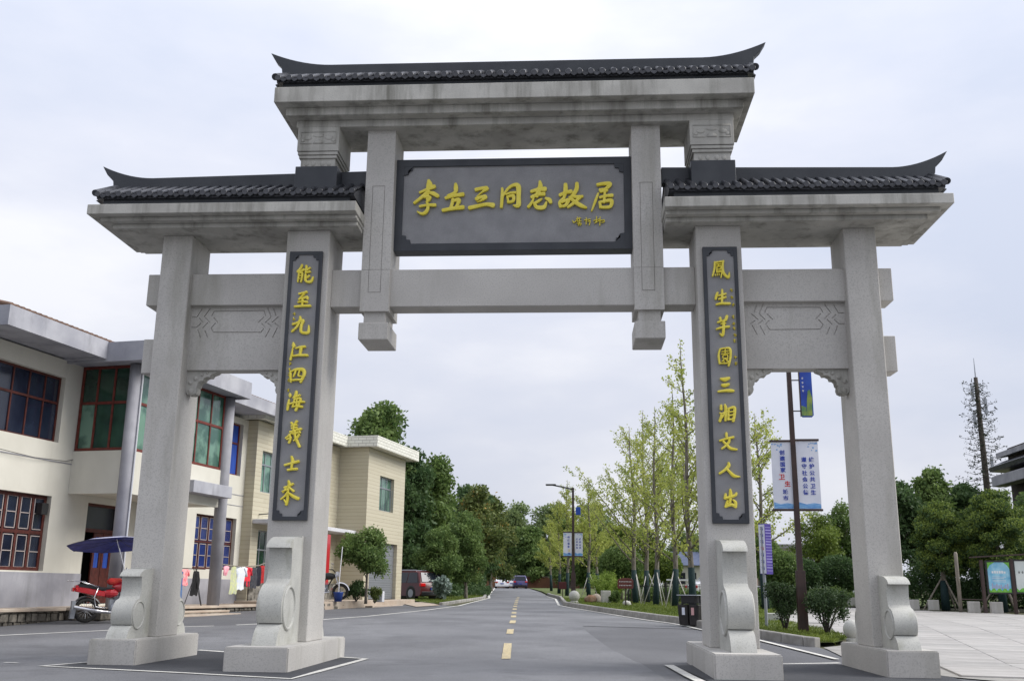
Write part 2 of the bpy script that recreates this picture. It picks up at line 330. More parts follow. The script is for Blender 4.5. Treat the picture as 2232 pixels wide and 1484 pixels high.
def text_mesh(name, s, size, m, parent, loc, rot, extrude=0.004, offset=0.0, align='CENTER', sx=1):
    cu = bpy.data.curves.new('txt', 'FONT'); cu.body = s; cu.size = size; cu.extrude = extrude; cu.offset = offset; cu.align_x = align; cu.align_y = 'CENTER'; cu.resolution_u = 2
    t = bpy.data.objects.new('txt', cu); COL.objects.link(t); dg = bpy.context.evaluated_depsgraph_get()
    me = bpy.data.meshes.new_from_object(t.evaluated_get(dg)); bpy.data.objects.remove(t); bpy.data.curves.remove(cu)
    me.name = name; me.materials.clear(); o = link(name, me, m, parent, loc, rot); o.scale = (sx, 1, 1); return o

def zg(y):
    if y <= 2: return 0.0
    if y < 11: return 0.038 * (y - 2)
    return 0.342 + 0.01 * (min(y, 180) - 11)
def drape(poly, off, name, m, thick=0.0, step=None):
    """a sheet over the ground; poly is a list of (x,y)"""
    bm = bmesh.new(); vs = [bm.verts.new((x, y, 0)) for x, y in poly]; f = bm.faces.new(vs)
    ys = [2, 11, 180]
    if step: 
        y0 = min(p[1] for p in poly); y1 = max(p[1] for p in poly)
    for yc in ys:
        bmesh.ops.bisect_plane(bm, geom=bm.verts[:] + bm.edges[:] + bm.faces[:], plane_co=(0, yc, 0), plane_no=(0, 1, 0))
    if f.is_valid: pass
    bmesh.ops.recalc_face_normals(bm, faces=bm.faces)
    for fa in bm.faces:
        if fa.normal.z < 0: fa.normal_flip()
    for v in bm.verts: v.co.z = zg(v.co.y) + off
    if thick:
        r = bmesh.ops.extrude_face_region(bm, geom=bm.faces[:])
        for v in [g for g in r['geom'] if isinstance(g, bmesh.types.BMVert)]: v.co.z += 0
        top = [g for g in r['geom'] if isinstance(g, bmesh.types.BMVert)]
        for v in top: v.co.z += thick
        bmesh.ops.recalc_face_normals(bm, faces=bm.faces)
    me = bpy.data.meshes.new(name); bm.to_mesh(me); bm.free()
    return link(name, me, m)
def ribbon(pts, w, off, name, m, sub=1.0):
    """painted line along pts (x,y)"""
    P = [Vector(p).to_2d() for p in pts]; Q = [P[0]]
    for a, b in zip(P, P[1:]):
        n = max(1, int((b - a).length / sub)); Q += [a.lerp(b, i / n) for i in range(1, n + 1)]
    vs = []; fs = []
    for i, p in enumerate(Q):
        d = (Q[min(i+1, len(Q)-1)] - Q[max(i-1, 0)]).normalized(); nn = Vector((-d.y, d.x)) * (w / 2)
        for q in (p - nn, p + nn): vs.append((q.x, q.y, zg(q.y) + off))
        if i: fs.append((2*i-2, 2*i, 2*i+1, 2*i-1))
    mb = MB(); mb.add(vs, fs); return mb.build(name, m, weld=False)

# foliage: every leaf a small folded quad
def leaves(rng, pts, size, m, name, parent=None, loc=(0,0,0), aspect=0.55, up=0.3, droop=0.0):
    n = len(pts); P = np.asarray(pts, np.float32)
    d = rng.normal(size=(n, 3)).astype(np.float32); d[:, 2] += up - droop; d /= np.linalg.norm(d, axis=1)[:, None]
    a = rng.normal(size=(n, 3)).astype(np.float32); a[:, 2] *= 0.5; s = np.cross(d, a); s /= np.linalg.norm(s, axis=1)[:, None] + 1e-6
    L_ = (size * rng.uniform(0.6, 1.35, n)).astype(np.float32)[:, None]
    v = np.empty((n, 4, 3), np.float32)
    v[:, 0] = P; v[:, 1] = P + d * L_ * .5 + s * L_ * aspect * .5; v[:, 2] = P + d * L_; v[:, 3] = P + d * L_ * .5 - s * L_ * aspect * .5
    v[:, 2, 2] -= L_[:, 0] * 0.15
    me = bpy.data.meshes.new(name); me.vertices.add(n * 4); me.vertices.foreach_set('co', v.reshape(-1))
    me.loops.add(n * 4); me.loops.foreach_set('vertex_index', np.arange(n * 4, dtype=np.int32))
    me.polygons.add(n); me.polygons.foreach_set('loop_start', np.arange(0, n * 4, 4, dtype=np.int32)); me.polygons.foreach_set('loop_total', np.full(n, 4, np.int32))
    me.update(calc_edges=True)
    return link(name, me, m, parent, loc)
def blob_points(rng, blobs, n, shell=0.55, holes=0.0):
    vol = np.array([b[3] * b[4] * b[5] for b in blobs]) ** 0.75; vol /= vol.sum(); idx = rng.choice(len(blobs), n, p=vol)
    B = np.array(blobs)[idx]; d = rng.normal(size=(n, 3)); d /= np.linalg.norm(d, axis=1)[:, None]
    r = 1 - (1 - shell) * rng.random(n) ** 1.4
    # lumpy surface: leaves gather in sprays
    k = 34; sp = rng.normal(size=(k, 3)); sp /= np.linalg.norm(sp, axis=1)[:, None]
    dot = (d @ sp.T).max(axis=1); r *= 0.70 + 0.42 * np.clip((dot - 0.84) / 0.16, 0, 1)
    r *= rng.normal(1, 0.08, n)
    return B[:, :3] + d * r[:, None] * B[:, 3:6]
def make_blobs(rng, h0, h1, w, n=9, taper=0.5, d=None):
    """crown blobs between heights h0 and h1, half width w"""
    d = d or w; out = [(0, 0, (h0 + h1) / 2, w * .58, d * .58, (h1 - h0) * .40)]; n = int(n * 1.6)
    for i in range(n):
        t = (i + rng.random()) / n; z = h0 + (h1 - h0) * (0.10 + 0.80 * t)
        prof = math.sin(math.pi * min(1, 0.22 + 0.70 * t)) ** 0.7 * (1 - taper * t * t)
        a = rng.random() * 6.283; rr = w * prof * rng.uniform(.30, .80)
        s = w * rng.uniform(.22, .42) * (0.75 + 0.35 * prof)
        out.append((math.cos(a) * rr, math.sin(a) * rr * d / w, z, s, s * d / w, min(s * rng.uniform(.6, .9), (h1 - h0) * .3)))
    return out
def tree(name, label, x, y, h0, h1, w, m, n, size, seed, nb=12, taper=0.5, trunk=0.14, group=None, barkm=None, d=None, cat='tree', shell=0.55, z=None, lean=0.0):
    rng = np.random.default_rng(seed); z = zg(y) if z is None else z
    t = thing(name, label, cat, (x, y, z), 0, group); bl = make_blobs(rng, h0, h1, w, nb, taper, d)
    mb = MB(); top = h0 + (h1 - h0) * .65
    mb.tube([(0, 0, -0.1), (lean * .3, 0, h0 * .5), (lean, 0.02, h0), (lean, 0, top)], [trunk * 1.25, trunk, trunk * .85, trunk * .25], 8)
    for b in bl[1:]:
        s = h0 * .8 + rng.random() * (top - h0) * .6
        mb.tube([(lean, 0, s), ((lean + b[0]) * .5, b[1] * .5, (s + b[2]) * .5 + .1), (b[0], b[1], b[2])], [trunk * .4, trunk * .25, trunk * .08], 5)
    mb.build('trunk', barkm or bark, t, smooth=True, weld=False, normals=False)
    leaves(rng, blob_points(rng, bl, n, shell), size, m, 'crown', t)
    return t
STROKES=[
('李','plaque',[[(-1.496,8.176,0.053),(-1.481,8.1,0.109),(-1.5,8.026,0.071),(-1.511,7.82,0.046)],[(-1.647,7.953,0.039),(-1.526,8.007,0.05),(-1.395,8.062,0.07)],[(-1.515,7.951,0.06),(-1.618,7.859,0.053),(-1.737,7.758,0.046)],[(-1.497,7.951,0.038),(-1.409,7.931,0.07),(-1.328,7.883,0.066)],[(-1.6,7.868,0.038),(-1.459,7.857,0.049),(-1.518,7.765,0.039)],[(-1.638,7.692,0.038),(-1.507,7.712,0.042),(-1.371,7.711,0.06)],[(-1.518,7.774,0.035),(-1.492,7.671,0.052),(-1.529,7.579,0.059),(-1.599,7.552,0.046),(-1.679,7.591,0.021)]]),
('立','plaque',[[(-1.013,8.103,0.049),(-1.008,8.037,0.077),(-1.023,7.944,0.056),(-1.144,7.89,0.038)],[(-1.178,7.844,0.056),(-1.056,7.879,0.056),(-0.882,7.908,0.07)],[(-1.055,7.814,0.053),(-1.07,7.721,0.056),(-1.094,7.647,0.049)],[(-1.054,7.786,0.045),(-0.95,7.803,0.07),(-0.969,7.72,0.053),(-0.999,7.665,0.046)],[(-1.224,7.612,0.059),(-1.085,7.638,0.059),(-0.876,7.663,0.073)]]),
('三','plaque',[[(-0.648,7.994,0.063),(-0.552,8.015,0.056),(-0.456,8.014,0.07),(-0.55,7.937,0.028),(-0.628,7.864,0.021)],[(-0.635,7.817,0.069),(-0.549,7.853,0.053),(-0.479,7.852,0.073),(-0.565,7.779,0.028),(-0.626,7.761,0.014)],[(-0.754,7.652,0.07),(-0.598,7.687,0.059),(-0.459,7.713,0.059),(-0.346,7.696,0.084)]]),
('同','plaque',[[(-0.185,8.006,0.042),(-0.186,7.839,0.056),(-0.198,7.663,0.052)],[(-0.183,7.839,0.028),(-0.097,7.986,0.045),(-0.002,8.063,0.052),(0.094,8.048,0.087),(0.104,7.853,0.076),(0.097,7.687,0.08),(0.01,7.688,0.018)],[(-0.114,7.893,0.035),(-0.044,7.92,0.038),(0.042,7.928,0.046)],[(-0.096,7.847,0.038),(-0.077,7.763,0.041)],[(-0.096,7.847,0.032),(0.008,7.864,0.059),(0.009,7.771,0.052),(-0.086,7.745,0.038)]]),
('志','plaque',[[(0.476,8.127,0.045),(0.485,8.033,0.083),(0.442,7.922,0.073),(0.425,7.848,0.052)],[(0.329,7.943,0.052),(0.442,7.978,0.062),(0.563,7.986,0.083)],[(0.338,7.84,0.059),(0.442,7.885,0.059),(0.546,7.893,0.073)],[(0.373,7.831,0.024),(0.339,7.739,0.045),(0.279,7.657,0.052)],[(0.391,7.72,0.045),(0.46,7.765,0.048),(0.512,7.801,0.024)],[(0.382,7.72,0.049),(0.426,7.645,0.066),(0.547,7.644,0.069),(0.59,7.735,0.034)],[(0.581,7.809,0.042),(0.642,7.781,0.072),(0.668,7.734,0.058)]]),
('故','plaque',[[(0.927,8.064,0.066),(0.927,7.952,0.076),(0.901,7.823,0.048)],[(0.832,7.87,0.058),(0.927,7.915,0.055),(1.022,7.932,0.069)],[(0.892,7.805,0.052),(0.823,7.732,0.048),(0.84,7.658,0.059)],[(0.857,7.731,0.038),(0.978,7.776,0.062),(0.926,7.675,0.052),(0.849,7.658,0.041)],[(1.126,8.079,0.059),(1.117,7.968,0.073),(1.03,7.821,0.052),(0.97,7.739,0.031)],[(1.03,7.84,0.052),(1.134,7.829,0.058),(1.22,7.837,0.045)],[(1.185,7.819,0.045),(1.064,7.71,0.052),(0.969,7.638,0.038)],[(0.996,7.822,0.041),(1.099,7.728,0.065),(1.202,7.662,0.068),(1.287,7.624,0.035)]]),
('居','plaque',[[(1.489,8.055,0.052),(1.601,8.072,0.059),(1.704,8.061,0.076),(1.634,7.979,0.049),(1.531,7.953,0.055)],[(1.539,7.925,0.045),(1.651,7.942,0.045)],[(1.496,7.888,0.031),(1.451,7.76,0.045),(1.381,7.568,0.024)],[(1.617,7.961,0.038),(1.607,7.831,0.045),(1.597,7.721,0.041)],[(1.529,7.814,0.045),(1.633,7.84,0.048),(1.736,7.848,0.065)],[(1.52,7.722,0.044),(1.536,7.63,0.048)],[(1.52,7.722,0.044),(1.632,7.748,0.051),(1.726,7.747,0.069),(1.699,7.637,0.055),(1.527,7.63,0.045)]]),
('s','sig',[[(1.049,7.399,0.014),(1.071,7.362,0.014),(1.114,7.398,0.012)],[(1.132,7.462,0.013),(1.128,7.398,0.014)],[(1.114,7.425,0.012),(1.192,7.443,0.013)],[(1.166,7.452,0.014),(1.162,7.343,0.014),(1.148,7.306,0.012)],[(1.131,7.379,0.014),(1.2,7.388,0.012)],[(1.123,7.343,0.013),(1.2,7.342,0.013),(1.174,7.306,0.012)]]),
('s','sig',[[(1.251,7.405,0.014),(1.354,7.422,0.014)],[(1.286,7.45,0.014),(1.282,7.323,0.013)],[(1.311,7.377,0.014),(1.354,7.386,0.014),(1.336,7.313,0.014)]]),
('s','sig',[[(1.414,7.394,0.013),(1.517,7.42,0.013)],[(1.466,7.466,0.015),(1.456,7.357,0.014)],[(1.43,7.348,0.014),(1.516,7.393,0.014)],[(1.526,7.457,0.015),(1.52,7.302,0.014)],[(1.525,7.393,0.014),(1.593,7.401,0.016),(1.593,7.365,0.014),(1.55,7.356,0.012)]]),
('能','L',[[(-3.54,6.469,0.03),(-3.561,6.409,0.039),(-3.61,6.35,0.035)],[(-3.609,6.34,0.029),(-3.552,6.355,0.032),(-3.501,6.384,0.042)],[(-3.584,6.325,0.027),(-3.589,6.246,0.031),(-3.596,6.167,0.021)],[(-3.579,6.315,0.025),(-3.527,6.325,0.035),(-3.526,6.246,0.03),(-3.541,6.167,0.027)],[(-3.576,6.271,0.017),(-3.533,6.28,0.017)],[(-3.577,6.221,0.015),(-3.53,6.231,0.015)],[(-3.462,6.448,0.034),(-3.463,6.384,0.034),(-3.469,6.324,0.027)],[(-3.398,6.413,0.029),(-3.448,6.373,0.029)],[(-3.469,6.324,0.027),(-3.394,6.343,0.033)],[(-3.467,6.294,0.032),(-3.466,6.206,0.04),(-3.435,6.166,0.038),(-3.369,6.17,0.042),(-3.335,6.249,0.019)],[(-3.403,6.269,0.034),(-3.453,6.225,0.025)]]),
('至','L',[[(-3.556,5.956,0.034),(-3.5,5.97,0.031),(-3.434,5.989,0.036)],[(-3.47,5.96,0.026),(-3.519,5.902,0.027),(-3.554,5.858,0.034)],[(-3.554,5.858,0.028),(-3.484,5.877,0.032),(-3.419,5.896,0.042),(-3.412,5.867,0.028)],[(-3.492,5.853,0.034),(-3.495,5.745,0.032)],[(-3.566,5.809,0.027),(-3.5,5.819,0.029),(-3.414,5.813,0.035)],[(-3.618,5.732,0.033),(-3.495,5.741,0.036),(-3.357,5.744,0.038)]]),
('九','L',[[(-3.516,5.556,0.03),(-3.517,5.493,0.042),(-3.558,5.388,0.036),(-3.642,5.297,0.025)],[(-3.636,5.422,0.027),(-3.562,5.45,0.036),(-3.46,5.493,0.041),(-3.488,5.406,0.038),(-3.486,5.301,0.043),(-3.428,5.276,0.043),(-3.363,5.29,0.047),(-3.36,5.406,0.013)]]),
('江','L',[[(-3.603,5.108,0.022),(-3.596,5.06,0.055),(-3.601,5.022,0.015)],[(-3.611,5.012,0.015),(-3.615,4.927,0.032),(-3.632,4.822,0.036)],[(-3.555,5.012,0.021),(-3.49,5.031,0.034),(-3.406,5.04,0.041)],[(-3.465,5.012,0.048),(-3.482,4.907,0.032)],[(-3.593,4.879,0.024),(-3.5,4.893,0.035),(-3.355,4.892,0.041)]]),
('四','L',[[(-3.619,4.624,0.032),(-3.613,4.539,0.039),(-3.602,4.445,0.033)],[(-3.613,4.614,0.02),(-3.532,4.652,0.038),(-3.41,4.647,0.06),(-3.387,4.576,0.047),(-3.415,4.501,0.043),(-3.439,4.44,0.034)],[(-3.53,4.633,0.029),(-3.546,4.576,0.03),(-3.566,4.529,0.017)],[(-3.465,4.633,0.024),(-3.483,4.548,0.026),(-3.431,4.539,0.022)],[(-3.595,4.469,0.028),(-3.511,4.478,0.032),(-3.427,4.478,0.031)]]),
('海','L',[[(-3.604,4.249,0.021),(-3.599,4.216,0.049),(-3.602,4.184,0.013)],[(-3.611,4.147,0.023),(-3.62,4.072,0.041),(-3.628,3.98,0.036)],[(-3.499,4.281,0.038),(-3.509,4.221,0.045),(-3.543,4.174,0.024)],[(-3.529,4.174,0.022),(-3.439,4.221,0.033)],[(-3.518,4.156,0.033),(-3.532,4.081,0.028),(-3.547,4.021,0.024)],[(-3.518,4.146,0.024),(-3.426,4.165,0.037),(-3.444,4.072,0.041),(-3.488,3.97,0.041)],[(-3.597,4.072,0.025),(-3.496,4.1,0.033),(-3.358,4.109,0.03)],[(-3.547,4.026,0.024),(-3.474,4.035,0.032),(-3.39,4.026,0.043)],[(-3.477,4.156,0.021),(-3.484,4.054,0.024)]]),
('義','L',[[(-3.548,3.763,0.037),(-3.519,3.726,0.028)],[(-3.463,3.79,0.038),(-3.492,3.737,0.03)],[(-3.544,3.71,0.028),(-3.459,3.726,0.032)],[(-3.537,3.672,0.028),(-3.457,3.683,0.033)],[(-3.503,3.737,0.032),(-3.505,3.598,0.028)],[(-3.56,3.614,0.028),(-3.475,3.635,0.034),(-3.385,3.662,0.04)],[(-3.526,3.598,0.028),(-3.577,3.55,0.028),(-3.623,3.512,0.026)],[(-3.567,3.566,0.038),(-3.542,3.502,0.033),(-3.564,3.438,0.038)],[(-3.6,3.491,0.026),(-3.532,3.513,0.028)],[(-3.503,3.576,0.027),(-3.398,3.609,0.036)],[(-3.479,3.619,0.034),(-3.463,3.523,0.041),(-3.432,3.46,0.041),(-3.389,3.375,0.041)],[(-3.406,3.566,0.036),(-3.445,3.502,0.03),(-3.486,3.47,0.024)],[(-3.404,3.619,0.023),(-3.387,3.598,0.02)]]),
('士','L',[[(-3.51,3.211,0.03),(-3.492,3.153,0.047),(-3.497,3.069,0.036),(-3.504,3.006,0.032)],[(-3.61,3.074,0.035),(-3.515,3.101,0.034),(-3.395,3.133,0.045)],[(-3.556,2.996,0.036),(-3.477,3.007,0.036),(-3.414,3.012,0.043)]]),
('來','L',[[(-3.534,2.818,0.032),(-3.519,2.756,0.044),(-3.533,2.642,0.038),(-3.529,2.539,0.044),(-3.546,2.446,0.042)],[(-3.591,2.714,0.032),(-3.524,2.74,0.028),(-3.462,2.772,0.036)],[(-3.564,2.714,0.029),(-3.583,2.673,0.03),(-3.612,2.636,0.023)],[(-3.5,2.704,0.028),(-3.444,2.658,0.036)],[(-3.542,2.621,0.038),(-3.586,2.569,0.029),(-3.636,2.528,0.025)],[(-3.516,2.627,0.03),(-3.45,2.58,0.049),(-3.362,2.539,0.052)],[(-3.583,2.518,0.023),(-3.554,2.477,0.028)],[(-3.624,2.652,0.019),(-3.541,2.678,0.024)]]),
('鳳','R',[[(3.391,6.451,0.025),(3.387,6.349,0.033),(3.35,6.21,0.027)],[(3.39,6.441,0.028),(3.459,6.45,0.029),(3.537,6.464,0.031)],[(3.528,6.459,0.031),(3.519,6.348,0.036),(3.533,6.252,0.042),(3.585,6.193,0.042),(3.612,6.193,0.04),(3.625,6.27,0.012)],[(3.417,6.407,0.02),(3.494,6.411,0.02)],[(3.453,6.407,0.016),(3.442,6.368,0.017)],[(3.424,6.373,0.019),(3.42,6.272,0.022)],[(3.424,6.368,0.018),(3.488,6.373,0.024),(3.486,6.329,0.02),(3.427,6.325,0.016)],[(3.426,6.291,0.018),(3.499,6.3,0.02)],[(3.425,6.267,0.018),(3.498,6.276,0.02),(3.491,6.214,0.022),(3.485,6.18,0.018)],[(3.392,6.234,0.016),(3.395,6.214,0.019)],[(3.424,6.243,0.014),(3.427,6.219,0.017)],[(3.453,6.243,0.013),(3.458,6.222,0.014)]]),
('生','R',[[(3.416,5.917,0.036),(3.395,5.86,0.04),(3.385,5.813,0.034)],[(3.4,5.865,0.02),(3.473,5.879,0.027),(3.551,5.902,0.029)],[(3.495,5.969,0.03),(3.491,5.869,0.039),(3.481,5.736,0.031)],[(3.434,5.812,0.027),(3.498,5.826,0.029),(3.548,5.845,0.031)],[(3.39,5.718,0.025),(3.467,5.736,0.035),(3.607,5.735,0.038)]]),
('芋','R',[[(3.444,5.491,0.04),(3.456,5.439,0.028)],[(3.405,5.42,0.029),(3.474,5.439,0.026),(3.546,5.452,0.02)],[(3.553,5.518,0.045),(3.533,5.466,0.045),(3.5,5.434,0.027)],[(3.454,5.392,0.021),(3.526,5.401,0.023)],[(3.378,5.303,0.024),(3.469,5.331,0.034),(3.582,5.344,0.034)],[(3.496,5.443,0.036),(3.492,5.331,0.043),(3.473,5.2,0.041),(3.429,5.228,0.018)]]),
('園','R',[[(3.419,4.96,0.029),(3.395,4.867,0.028),(3.407,4.734,0.031)],[(3.419,4.968,0.026),(3.504,4.985,0.024),(3.578,4.974,0.039),(3.586,4.866,0.034),(3.565,4.754,0.034),(3.546,4.693,0.026)],[(3.41,4.732,0.019),(3.513,4.736,0.024),(3.563,4.744,0.02)],[(3.45,4.926,0.015),(3.551,4.936,0.017)],[(3.501,4.964,0.017),(3.496,4.887,0.015)],[(3.439,4.885,0.014),(3.558,4.895,0.016)],[(3.461,4.862,0.014),(3.46,4.818,0.013)],[(3.461,4.862,0.013),(3.534,4.867,0.014),(3.527,4.82,0.014),(3.459,4.816,0.013)],[(3.493,4.815,0.015),(3.445,4.762,0.017)],[(3.471,4.785,0.013),(3.475,4.749,0.012)],[(3.497,4.807,0.014),(3.539,4.759,0.019)],[(3.541,4.81,0.014),(3.514,4.79,0.013)]]),
('三','R',[[(3.415,4.479,0.033),(3.473,4.469,0.065),(3.543,4.489,0.045)],[(3.43,4.378,0.037),(3.469,4.373,0.059),(3.534,4.388,0.043)],[(3.367,4.272,0.03),(3.475,4.287,0.04),(3.564,4.287,0.05),(3.607,4.282,0.036)]]),
('湘','R',[[(3.402,4.046,0.037),(3.4,3.986,0.043)],[(3.378,3.926,0.021),(3.401,3.896,0.035),(3.373,3.796,0.043)],[(3.461,4.056,0.029),(3.473,3.986,0.047),(3.461,3.806,0.035)],[(3.412,3.916,0.021),(3.511,3.951,0.033)],[(3.451,3.916,0.025),(3.404,3.846,0.029)],[(3.517,3.996,0.03),(3.505,3.816,0.035)],[(3.512,3.991,0.029),(3.606,4.011,0.046),(3.606,3.906,0.043),(3.582,3.796,0.043)],[(3.52,3.936,0.023),(3.598,3.946,0.021)],[(3.517,3.881,0.024),(3.596,3.896,0.021)],[(3.505,3.816,0.029),(3.593,3.826,0.023)]]),
('文','R',[[(3.466,3.601,0.035),(3.467,3.547,0.035)],[(3.362,3.481,0.031),(3.46,3.511,0.033),(3.573,3.537,0.037)],[(3.509,3.508,0.033),(3.497,3.454,0.04),(3.441,3.395,0.035),(3.387,3.355,0.029)],[(3.415,3.468,0.033),(3.466,3.414,0.039),(3.522,3.36,0.044),(3.618,3.341,0.029)]]),
('人','R',[[(3.482,3.131,0.032),(3.481,3.082,0.052),(3.411,3.014,0.041),(3.337,2.965,0.033)],[(3.446,3.043,0.035),(3.506,2.975,0.044),(3.561,2.927,0.05),(3.647,2.913,0.017)]]),
('出','R',[[(3.49,2.715,0.029),(3.494,2.648,0.052),(3.483,2.552,0.042),(3.47,2.466,0.029)],[(3.415,2.643,0.033),(3.408,2.58,0.048)],[(3.408,2.58,0.034),(3.49,2.6,0.046),(3.568,2.629,0.042),(3.583,2.663,0.025)],[(3.44,2.537,0.034),(3.412,2.451,0.044)],[(3.412,2.451,0.033),(3.495,2.48,0.047),(3.56,2.457,0.048)],[(3.526,2.552,0.023),(3.563,2.514,0.045),(3.56,2.447,0.044)],[(3.438,2.485,0.019),(3.487,2.518,0.024)]])]
# ================================================================== THE GROUND AND ROAD
def pip(x, y, poly):
    c = False
    for (x0, y0), (x1, y1) in zip(poly, poly[1:] + poly[:1]):
        if (y0 > y) != (y1 > y) and x < (x1 - x0) * (y - y0) / (y1 - y0) + x0: c = not c
    return c
struct(drape([(-700, -120), (700, -120), (700, 1500), (-700, 1500)], -0.03, 'ground', soil))
struct(drape([(-40, -40), (30, -40), (30, -0.4), (6.55, -0.4), (5.9, 5.4), (5.15, 7.0), (4.3, 9.5), (3.8, 11.6), (3.4, 13.5), (-3.5, 22), (-3.8, 26.9), (-4.65, 28.4), (-6.2, 33.5), (-12, 34), (-40, 34)], -0.012, 'side_road', asphalt_side))
CEN = [(-0.7, 13), (-1.45, 26.5), (-1.95, 37), (-2.7, 52), (-4.6, 80), (-7.3, 118), (-12, 150), (-22, 178)]
Lp = [(-5.05, 13.8), (-4.3, 20), (-3.85, 27), (-4.15, 45), (-4.9, 54), (-6.8, 80), (-9.6, 118), (-14.6, 150), (-24, 176)]
Rp = [(-20, 181), (-9.6, 152), (-5.0, 119), (-2.2, 80), (-0.7, 54), (0.1, 45), (0.55, 29.5), (1.2, 25.4), (2.05, 20.4), (3.35, 13.9)]
struct(drape([(-5.4, 11.5)] + Lp + Rp + [(3.75, 11.8), (4.2, 9.6)], -0.004, 'road', asphalt))
struct(drape([(-12, -39), (3.0, -39), (2.35, -3), (2.15, 1.5), (1.7, 4.5), (1.32, 8.4), (1.05, 15), (0.95, 22), (-4.0, 22), (-5.0, 13.8), (-5.55, 11.1), (-6.75, 9.15), (-8.2, 7.9), (-9.3, 6.8), (-11, 5)], 0.002, 'road_patch', asphalt))
# dark fresh asphalt round the gate feet
struct(drape([(-6.5, -1.1), (-4.3, -1.85), (-2.62, -2.45), (-2.55, 1.42), (-2.9, 1.7), (-5.2, 2.45), (-5.9, 2.65)], 0.006, 'dark_asphalt_patch', asphalt_new))
struct(drape([(2.66, 1.12), (2.84, -1.8), (2.9, -2.6), (6.2, -2.6), (6.5, -0.45), (5.75, 2.0), (4.6, 1.75)], 0.006, 'dark_asphalt_patch', asphalt_new))
# painted lines
struct(ribbon([(-14, 2.6), (-10.93, 5.07), (-9.29, 6.84), (-8.16, 8.01), (-7.57, 8.41)], 0.10, 0.011, 'painted_line', white_line))
struct(ribbon([(-7.16, 8.80), (-6.77, 9.18), (-5.57, 11.15), (-4.97, 13.8), (-4.22, 20.0), (-3.77, 26.8), (-4.05, 45.4), (-4.8, 54), (-6.7, 80), (-9.4, 118)], 0.12, 0.011, 'painted_line', white_line))
struct(ribbon([(-0.85, 54), (-0.1, 45), (0.35, 29.5), (0.95, 25.4), (1.85, 20.4), (3.05, 13.9), (3.60, 11.6), (4.05, 9.5), (4.9, 7.0), (5.66, 2.8)], 0.11, 0.011, 'painted_line', white_line))
struct(ribbon([(-6.25, 0.35), (-6.71, -1.12), (-4.29, -1.89), (-2.62, -2.52), (-2.46, 1.47), (-2.87, 1.75), (-4.3, 2.2), (-5.24, 2.46), (-5.8, 2.7)], 0.11, 0.012, 'painted_line', white_line))
struct(ribbon([(5.55, 2.16), (4.6, 1.83), (3.6, 1.5)], 0.10, 0.012, 'painted_line', white_line))
struct(ribbon([(-7.6, -.55), (-7.35, -.62)], 0.07, 0.011, 'painted_line', white_line))
struct(ribbon([(2.57, 1.10), (2.66, -1.0), (2.80, -3.2)], 0.15, 0.012, 'painted_line', white_line))
y0s = [(2.0, 4.95), (7.3, 8.65), (10.6, 12.15), (14.4, 16.0), (17.8, 19.6), (22, 23.8), (26, 28), (30, 32), (34, 36), (38, 40), (43, 45), (48, 50)]
def cx(y):
    P = [(-0.13, 2.0), (-0.29, 4.95), (-0.47, 8.65), (-0.62, 12.15), (-0.94, 17.8), (-1.40, 26.4), (-1.96, 37.2), (-2.65, 51.6)]
    for a, b in zip(P, P[1:]):
        if y <= b[1]: return a[0] + (b[0] - a[0]) * (y - a[1]) / (b[1] - a[1])
    return P[-1][0]
for a, b in y0s: struct(ribbon([(cx(a), a), (cx(b), b)], 0.155, 0.011, 'centre_line_dash', yellow_line))

# lawn on the right with kerb stones
KERB = [(5.93, 5.35), (5.75, 5.6), (5.2, 7.1), (4.3, 9.6), (3.83, 11.7), (3.4, 13.6), (2.1, 20.4), (1.25, 25.5), (0.62, 29.7), (0.2, 45), (-0.6, 54), (-2.0, 80), (-4.9, 119)]
LAWN = KERB[1:] + [(8, 119), (30, 119), (30, 38), (14.0, 32.5), (9.3, 26.5), (6.75, 15), (6.5, 13), (6.95, 9.2), (6.95, 6.7), (6.3, 5.55)]
struct(drape(LAWN, 0.06, 'lawn', lawnm))
LAWNL = [(-4.75, 28.5), (-4.4, 45), (-5.1, 54), (-7.0, 80), (-9.8, 118), (-40, 118), (-40, 42), (-9, 41), (-6.0, 32)]
struct(drape(LAWNL, 0.03, 'lawn', lawnm))
kerb = bpy.data.objects.new('kerb', None); COL.objects.link(kerb); struct(kerb)
def kerbrun(P, parent, w=0.16, h=0.17, step=1.0, maxy=60):
    i = 0; pts = []
    P = [Vector(p) for p in P]
    for a, b in zip(P, P[1:]):
        n = max(1, round((b - a).length / step)); 
        for k_ in range(n): pts.append((a.lerp(b, k_ / n), a.lerp(b, (k_ + 1) / n)))
    me = MB().box(-0.5, 0.5, -w / 2, w / 2, -0.1, h).mesh('kerb_stone', bevel=0.018)
    for a, b in pts:
        c = (a + b) / 2; d = b - a
        if c.y > maxy: continue
        o = link('kerb_stone', me, kerbm, parent, (c.x, c.y, zg(c.y)), 0)
        pitch = math.atan2(zg(b.y) - zg(a.y), d.length)
        o.rotation_euler = (Matrix.Rotation(math.atan2(d.y, d.x), 4, 'Z') @ Matrix.Rotation(-pitch, 4, 'Y')).to_euler()
        o.scale = ((d.length - 0.012), 1, 1)
kerbrun(KERB, kerb); kerbrun([(-4.72, 28.3), (-4.35, 45), (-5.05, 54)], kerb, h=0.1)
